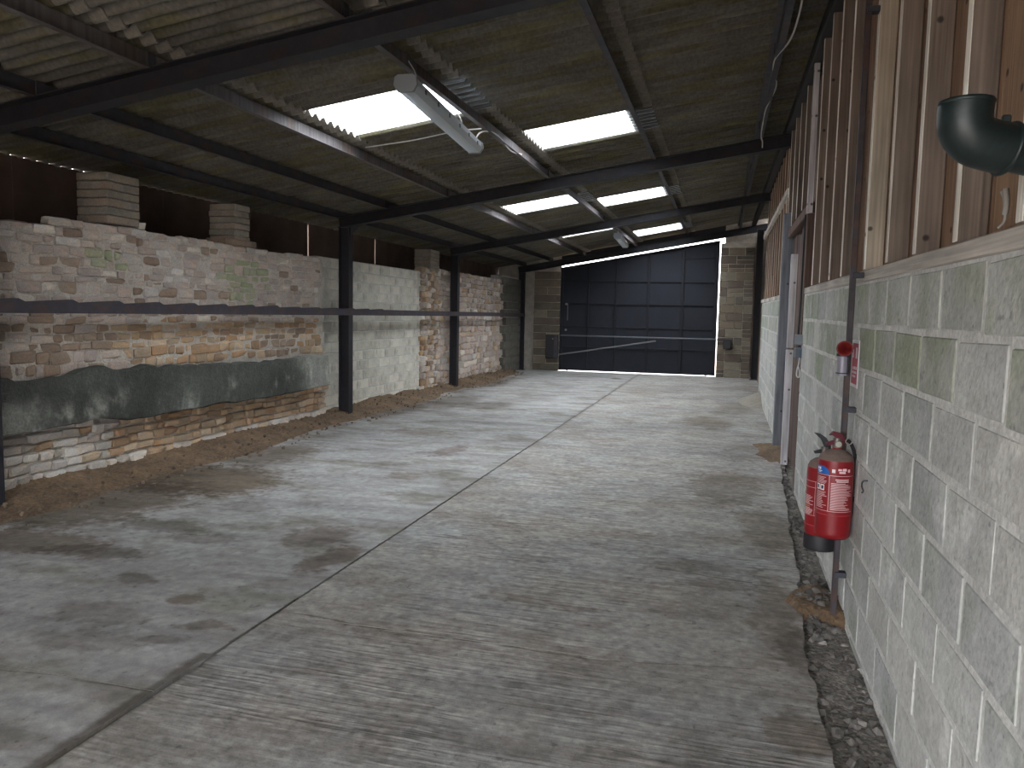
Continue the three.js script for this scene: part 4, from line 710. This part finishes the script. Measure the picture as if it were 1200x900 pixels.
function extinguisher(x, y, d, r, h, turn, front, label) {
  const t = thing('fire_extinguisher', label, 'extinguisher', [x, y, d]); t.rotation.y = turn;
  const b = front ? 0 : 0.075, sh = h - 0.10;
  const prof = [[0.001, b], [r * 0.86, b], [r * 0.97, b + 0.012], [r, b + 0.03], [r, sh - 0.045], [r * 0.96, sh - 0.025], [r * 0.84, sh - 0.006], [r * 0.6, sh + 0.010], [r * 0.3, sh + 0.018], [0.022, sh + 0.022], [0.022, sh + 0.035], [0.001, sh + 0.035]].map((p) => new THREE.Vector2(...p));
  part(t, 'cylinder', new THREE.LatheGeometry(prof, 40), M_red);
  const dust = new THREE.LatheGeometry([[r * 0.985, sh - 0.032], [r * 0.962, sh - 0.024], [r * 0.842, sh - 0.004], [r * 0.6, sh + 0.012], [r * 0.3, sh + 0.020], [0.024, sh + 0.023]].map((p) => new THREE.Vector2(...p)), 40);
  part(t, 'dust_layer', dust, M({ map: mortarMap, color: rgb(150, 130, 124) }), 'grey brown dust on the shoulder');
  // printed label wrapped round the front
  const lb = sheet(28, 1, (u, v) => { const a = lerp(-1.9, 1.25, u), q = r + 0.0008; return [Math.sin(a) * q, lerp(h * 0.22 + b * 0.5, sh - 0.055, v), Math.cos(a) * q]; }, (u, v) => [u, v]);
  part(t, 'label_sheet', lb, M({ map: labelCanvas(front), roughness: 0.4 }), 'printed instruction label');
  const hm = front ? M({ color: rgb(96, 26, 40), roughness: 0.5 }) : M_black, zz = sh + 0.035;
  const vb = new THREE.CylinderGeometry(0.02, 0.024, 0.05, 14); vb.translate(0, zz + 0.02, 0); part(t, 'valve', metricUV(vb, 0, 0, false), M({ color: rgb(112, 104, 100), roughness: 0.4, metalness: 0.5 }));
  const lever = (pts, w, name) => { const s = new THREE.Shape(pts.map((p) => new THREE.Vector2(...p))), g = new THREE.ExtrudeGeometry(s, { depth: w, bevelEnabled: true, bevelSize: 0.002, bevelThickness: 0.002, bevelSegments: 1 }); g.translate(0, zz, -w / 2); part(t, name, metricUV(g), hm); };
  lever([[0.03, 0.01], [-0.02, 0.012], [-0.05, 0.008], [-0.055, 0.016], [-0.02, 0.03], [0.03, 0.028]], 0.022, 'carry_handle');
  lever(front ? [[0.03, 0.03], [0.0, 0.042], [-0.028, 0.062], [-0.04, 0.06], [-0.022, 0.078], [0.016, 0.07], [0.036, 0.04]] : [[0.03, 0.03], [-0.004, 0.05], [-0.022, 0.09], [-0.058, 0.122], [-0.03, 0.118], [0.004, 0.095], [0.028, 0.055]], 0.02, 'squeeze_lever');
  const pin = new THREE.TorusGeometry(0.016, 0.0025, 6, 16); pin.translate(0.055, zz + 0.03, 0.01); part(t, 'safety_pin', metricUV(pin, 0, 0, false), M({ color: rgb(186, 182, 176), roughness: 0.3, metalness: 0.8 }));
  const ga = new THREE.CylinderGeometry(0.015, 0.015, 0.012, 14); ga.rotateX(Math.PI / 2); ga.translate(0.0, zz + 0.016, 0.028); part(t, 'gauge', metricUV(ga, 0, 0, false), M({ color: rgb(170, 172, 160), roughness: 0.4 }));
  part(t, 'hose', tube([new THREE.Vector3(0.018, zz + 0.02, -0.005), new THREE.Vector3(0.06, zz + 0.03, -0.02), new THREE.Vector3(r + 0.012, zz - 0.05, -0.03), new THREE.Vector3(r + 0.012, zz - 0.2, -0.03), new THREE.Vector3(r + 0.012, h * 0.22, -0.03)], 0.010, 40, 8), M_black);
  const st = new THREE.TorusGeometry(r + 0.002, 0.003, 6, 40); st.rotateX(Math.PI / 2); st.translate(0, h * 0.24, 0); part(t, 'strap', metricUV(st, 0, 0, false), M({ color: rgb(170, 60, 66), roughness: 0.5 }));
  if (!front) part(t, 'base_ring', new THREE.LatheGeometry([[0.001, 0], [r * 0.98, 0], [r * 1.02, 0.006], [r * 1.03, 0.085], [r * 0.9, 0.09]].map((p) => new THREE.Vector2(...p)), 36), M_black);
  const br = cbox(0.05, 0.10, 0.012, 0.003); br.translate(0, sh - 0.12, -r - 0.002); part(t, 'wall_bracket', br, M_black);
  return t;
}
extinguisher(0.61, 0.485, 4.29, 0.088, 0.545, 0.12, true, 'dusty red fire extinguisher with a blue mark on its label');
extinguisher(0.588, 0.335, 4.575, 0.086, 0.60, 0.0, false, 'red fire extinguisher with black base ring and black lever');
{
  const t = thing('air_horn', 'gas air horn with red trumpet strapped to the post', 'horn', [0.622, 1.335, 4.345]);
  const can = new THREE.LatheGeometry([[0.001, 0], [0.026, 0], [0.0275, 0.004], [0.0275, 0.095], [0.022, 0.106], [0.012, 0.112], [0.001, 0.112]].map((p) => new THREE.Vector2(...p)), 28);
  const c = document.createElement('canvas'); c.width = 256; c.height = 128; const g = c.getContext('2d'); g.fillStyle = '#8e8a98'; g.fillRect(0, 0, 256, 128); g.fillStyle = '#20223c'; g.fillRect(0, 0, 96, 128); g.fillRect(190, 0, 66, 128); g.fillStyle = '#e8e4e8'; for (let i = 0; i < 5; i++) g.fillRect(14 + (i % 2) * 10, 16 + i * 20, 34, 9); g.fillStyle = '#3a2a34'; g.fillRect(0, 108, 256, 20);
  const ct = new THREE.CanvasTexture(c); ct.colorSpace = THREE.SRGBColorSpace; can.rotateY(2.4); part(t, 'canister', can, M({ map: ct, roughness: 0.35 }));
  const col = new THREE.CylinderGeometry(0.033, 0.033, 0.014, 24); col.translate(0, 0.108, 0); part(t, 'collar', metricUV(col, 0, 0, false), M_black);
  const bell = new THREE.LatheGeometry([[0.004, -0.075], [0.010, -0.06], [0.014, -0.03], [0.022, -0.01], [0.036, 0.0], [0.041, 0.003], [0.039, 0.006], [0.033, 0.003], [0.018, -0.012], [0.010, -0.03], [0.006, -0.045], [0.001, -0.046]].map((p) => new THREE.Vector2(...p)), 32);
  bell.rotateX(Math.PI / 2); bell.rotateY(-0.25); bell.translate(0.0, 0.143, 0.045); part(t, 'trumpet', bell, M({ color: rgb(112, 24, 24), roughness: 0.5 }));
  const st = cbox(0.02, 0.03, 0.05, 0.004); st.translate(0.0, 0.125, -0.03); part(t, 'nozzle', st, M({ color: rgb(190, 36, 36), roughness: 0.5 }));
  const sp = new THREE.TorusGeometry(0.030, 0.003, 6, 24); sp.rotateX(Math.PI / 2); sp.translate(0, 0.012, 0); part(t, 'strap', metricUV(sp, 0, 0, false), M_black);
}
{
  const c = document.createElement('canvas'); c.width = 256; c.height = 300; const g = c.getContext('2d');
  g.fillStyle = '#e9e6e8'; g.fillRect(0, 0, 256, 300); g.fillStyle = '#bf1f3c'; g.fillRect(18, 20, 220, 260); g.fillStyle = '#eee4e8';
  for (const [x, y, w, h] of [[150, 46, 60, 70], [40, 60, 40, 54], [60, 170, 34, 20], [110, 168, 50, 20], [172, 168, 44, 20], [48, 198, 60, 16], [120, 198, 90, 16], [60, 224, 40, 14], [112, 224, 70, 14]]) g.fillRect(x, y, w, h);
  const ct = new THREE.CanvasTexture(c); ct.colorSpace = THREE.SRGBColorSpace;
  const t = thing('safety_sign', 'red and white safety sign on the block wall behind the horn', 'sign', [rightX(4.49) - 0.006, 1.265, 4.49]);
  const bp = cbox(0.004, 0.255, 0.215, 0.001); bp.translate(0, 0.1275, 0); part(t, 'plate', bp, M({ color: rgb(232, 230, 232), roughness: 0.4 }));
  const f = new THREE.PlaneGeometry(0.213, 0.253); f.rotateY(-Math.PI / 2); f.translate(-0.0026, 0.1275, 0); part(t, 'print', f, M({ map: ct, roughness: 0.4 }));
}
{
  const M_box = M({ color: rgb(126, 134, 142), roughness: 0.45 }), M_box2 = M({ color: rgb(96, 112, 122), roughness: 0.45 });
  let t = thing('junction_box', 'light grey junction box on the door post', 'box', [0.712, 1.39, 7.68]);
  { const g = cbox(0.085, 0.10, 0.06, 0.008); g.translate(0, 0.05, 0); part(t, 'case', g, M_box); const l = cbox(0.075, 0.088, 0.01, 0.004); l.translate(0, 0.05, 0.034); part(t, 'lid', l, M_box); const b = new THREE.CylinderGeometry(0.012, 0.012, 0.02, 10); b.translate(0, -0.008, 0); part(t, 'gland', metricUV(b, 0, 0, false), M_black); }
  t = thing('isolator_switch', 'darker grey switch box under the junction box', 'switch', [0.718, 1.265, 7.68]);
  { const g = cbox(0.095, 0.10, 0.07, 0.008); g.translate(0, 0.05, 0); part(t, 'case', g, M_box2); const l = cbox(0.05, 0.075, 0.014, 0.006); l.translate(0.018, 0.05, 0.04); part(t, 'cover', l, M({ color: rgb(84, 104, 118), roughness: 0.35 })); const b = cbox(0.012, 0.09, 0.06, 0.003); b.translate(-0.042, 0.05, 0.012); part(t, 'side_rail', b, M_box); }
  cable('switch_cable', 'pale looped cable hanging under the switch box', [P(0.715, 1.27, 7.64), P(0.71, 1.22, 7.62), P(0.695, 1.15, 7.61), P(0.698, 1.10, 7.61), P(0.714, 1.09, 7.61), P(0.718, 1.15, 7.62), P(0.71, 1.19, 7.64)], 0.006, M_cable);
  const v = cable('drop_cable', 'dark conduit running up the door post to the boxes', [P(0.70, 1.49, 7.70), P(0.705, 1.7, 7.70), P(0.708, 2.1, 7.70), P(0.71, 2.6, 7.70)], 0.010, M_black); void v;
}
{
  // cast iron pipe end with an upturned elbow
  const M_iron = M({ map: tex(256, 0.3, (u, v) => { const L = 1 + 0.5 * (fb(u, v, 6, 6, 4, 1501) - 0.5); return [24 * L, 36 * L, 36 * L]; }), roughness: 0.42 });
  const t = thing('drain_pipe', 'dark green cast iron pipe with upturned elbow jutting from the wall', 'pipe', [0, 0, 0]);
  part(t, 'pipe', tube([P(0.78, 1.935, 1.905), P(0.66, 1.960, 1.875), P(0.555, 1.982, 1.85)], 0.044, 16, 28), M_iron);
  const curve = [P(0.56, 1.981, 1.851), P(0.525, 1.988, 1.843), P(0.492, 2.0, 1.835), P(0.474, 2.022, 1.831), P(0.470, 2.05, 1.83), P(0.471, 2.073, 1.83)];
  const outer = tube(curve, 0.052, 40, 32), inner = tube(curve, 0.044, 40, 32);
  part(t, 'elbow', outer, M_iron); part(t, 'elbow_bore', inner, M_black);
  const ring = (at, dir, R0, r0, name) => { const g = new THREE.TorusGeometry(R0, r0, 8, 36); g.applyQuaternion(new THREE.Quaternion().setFromUnitVectors(new THREE.Vector3(0, 0, 1), dir.clone().normalize())); g.translate(at.x, at.y, at.z); part(t, name, metricUV(g, 0, 0, false), M_iron); };
  ring(P(0.557, 1.9815, 1.8505), P(0.1, -0.02, 0.026), 0.051, 0.006, 'socket_ring');
  ring(P(0.471, 2.073, 1.83), P(0, 1, 0), 0.048, 0.006, 'mouth_rim');
  const lug = cbox(0.018, 0.02, 0.014, 0.003); lug.translate(0.552, 2.04, -1.85); part(t, 'lug', lug, M_iron);
}
{
  // grey cobweb rope hanging from the pipe
  const g = [tube([P(0.69, 1.955, 2.28), P(0.694, 1.92, 2.285), P(0.697, 1.885, 2.29), P(0.690, 1.87, 2.31)], 0.004, 16, 5), tube([P(0.688, 1.965, 2.27), P(0.696, 1.93, 2.28), P(0.695, 1.90, 2.285)], 0.008, 12, 5), tube([P(0.686, 1.96, 2.29), P(0.692, 1.94, 2.285), P(0.697, 1.90, 2.289)], 0.005, 12, 5)];
  top(new THREE.Mesh(merge(g), M({ color: rgb(150, 146, 140), roughness: 1 })), 'cobweb_strand', { label: 'grey dusty cobweb strand on the timber under the green pipe', category: 'cobweb' });
}
{ const t = thing('wall_hook', 'small rusty hook in the block wall beside the extinguishers', 'hook', [rightX(3.9) - 0.012, 0.80, 3.95]); part(t, 'pin', tube([new THREE.Vector3(0.02, 0.06, 0), new THREE.Vector3(-0.008, 0.055, 0), new THREE.Vector3(-0.012, 0.03, 0), new THREE.Vector3(-0.004, 0.005, 0), new THREE.Vector3(-0.012, 0.0, 0.004)], 0.004, 14, 6), M_steel); }

scene.traverse((o) => { if (o.isMesh) { o.castShadow = true; o.receiveShadow = true; } });
renderer.render(scene, camera);
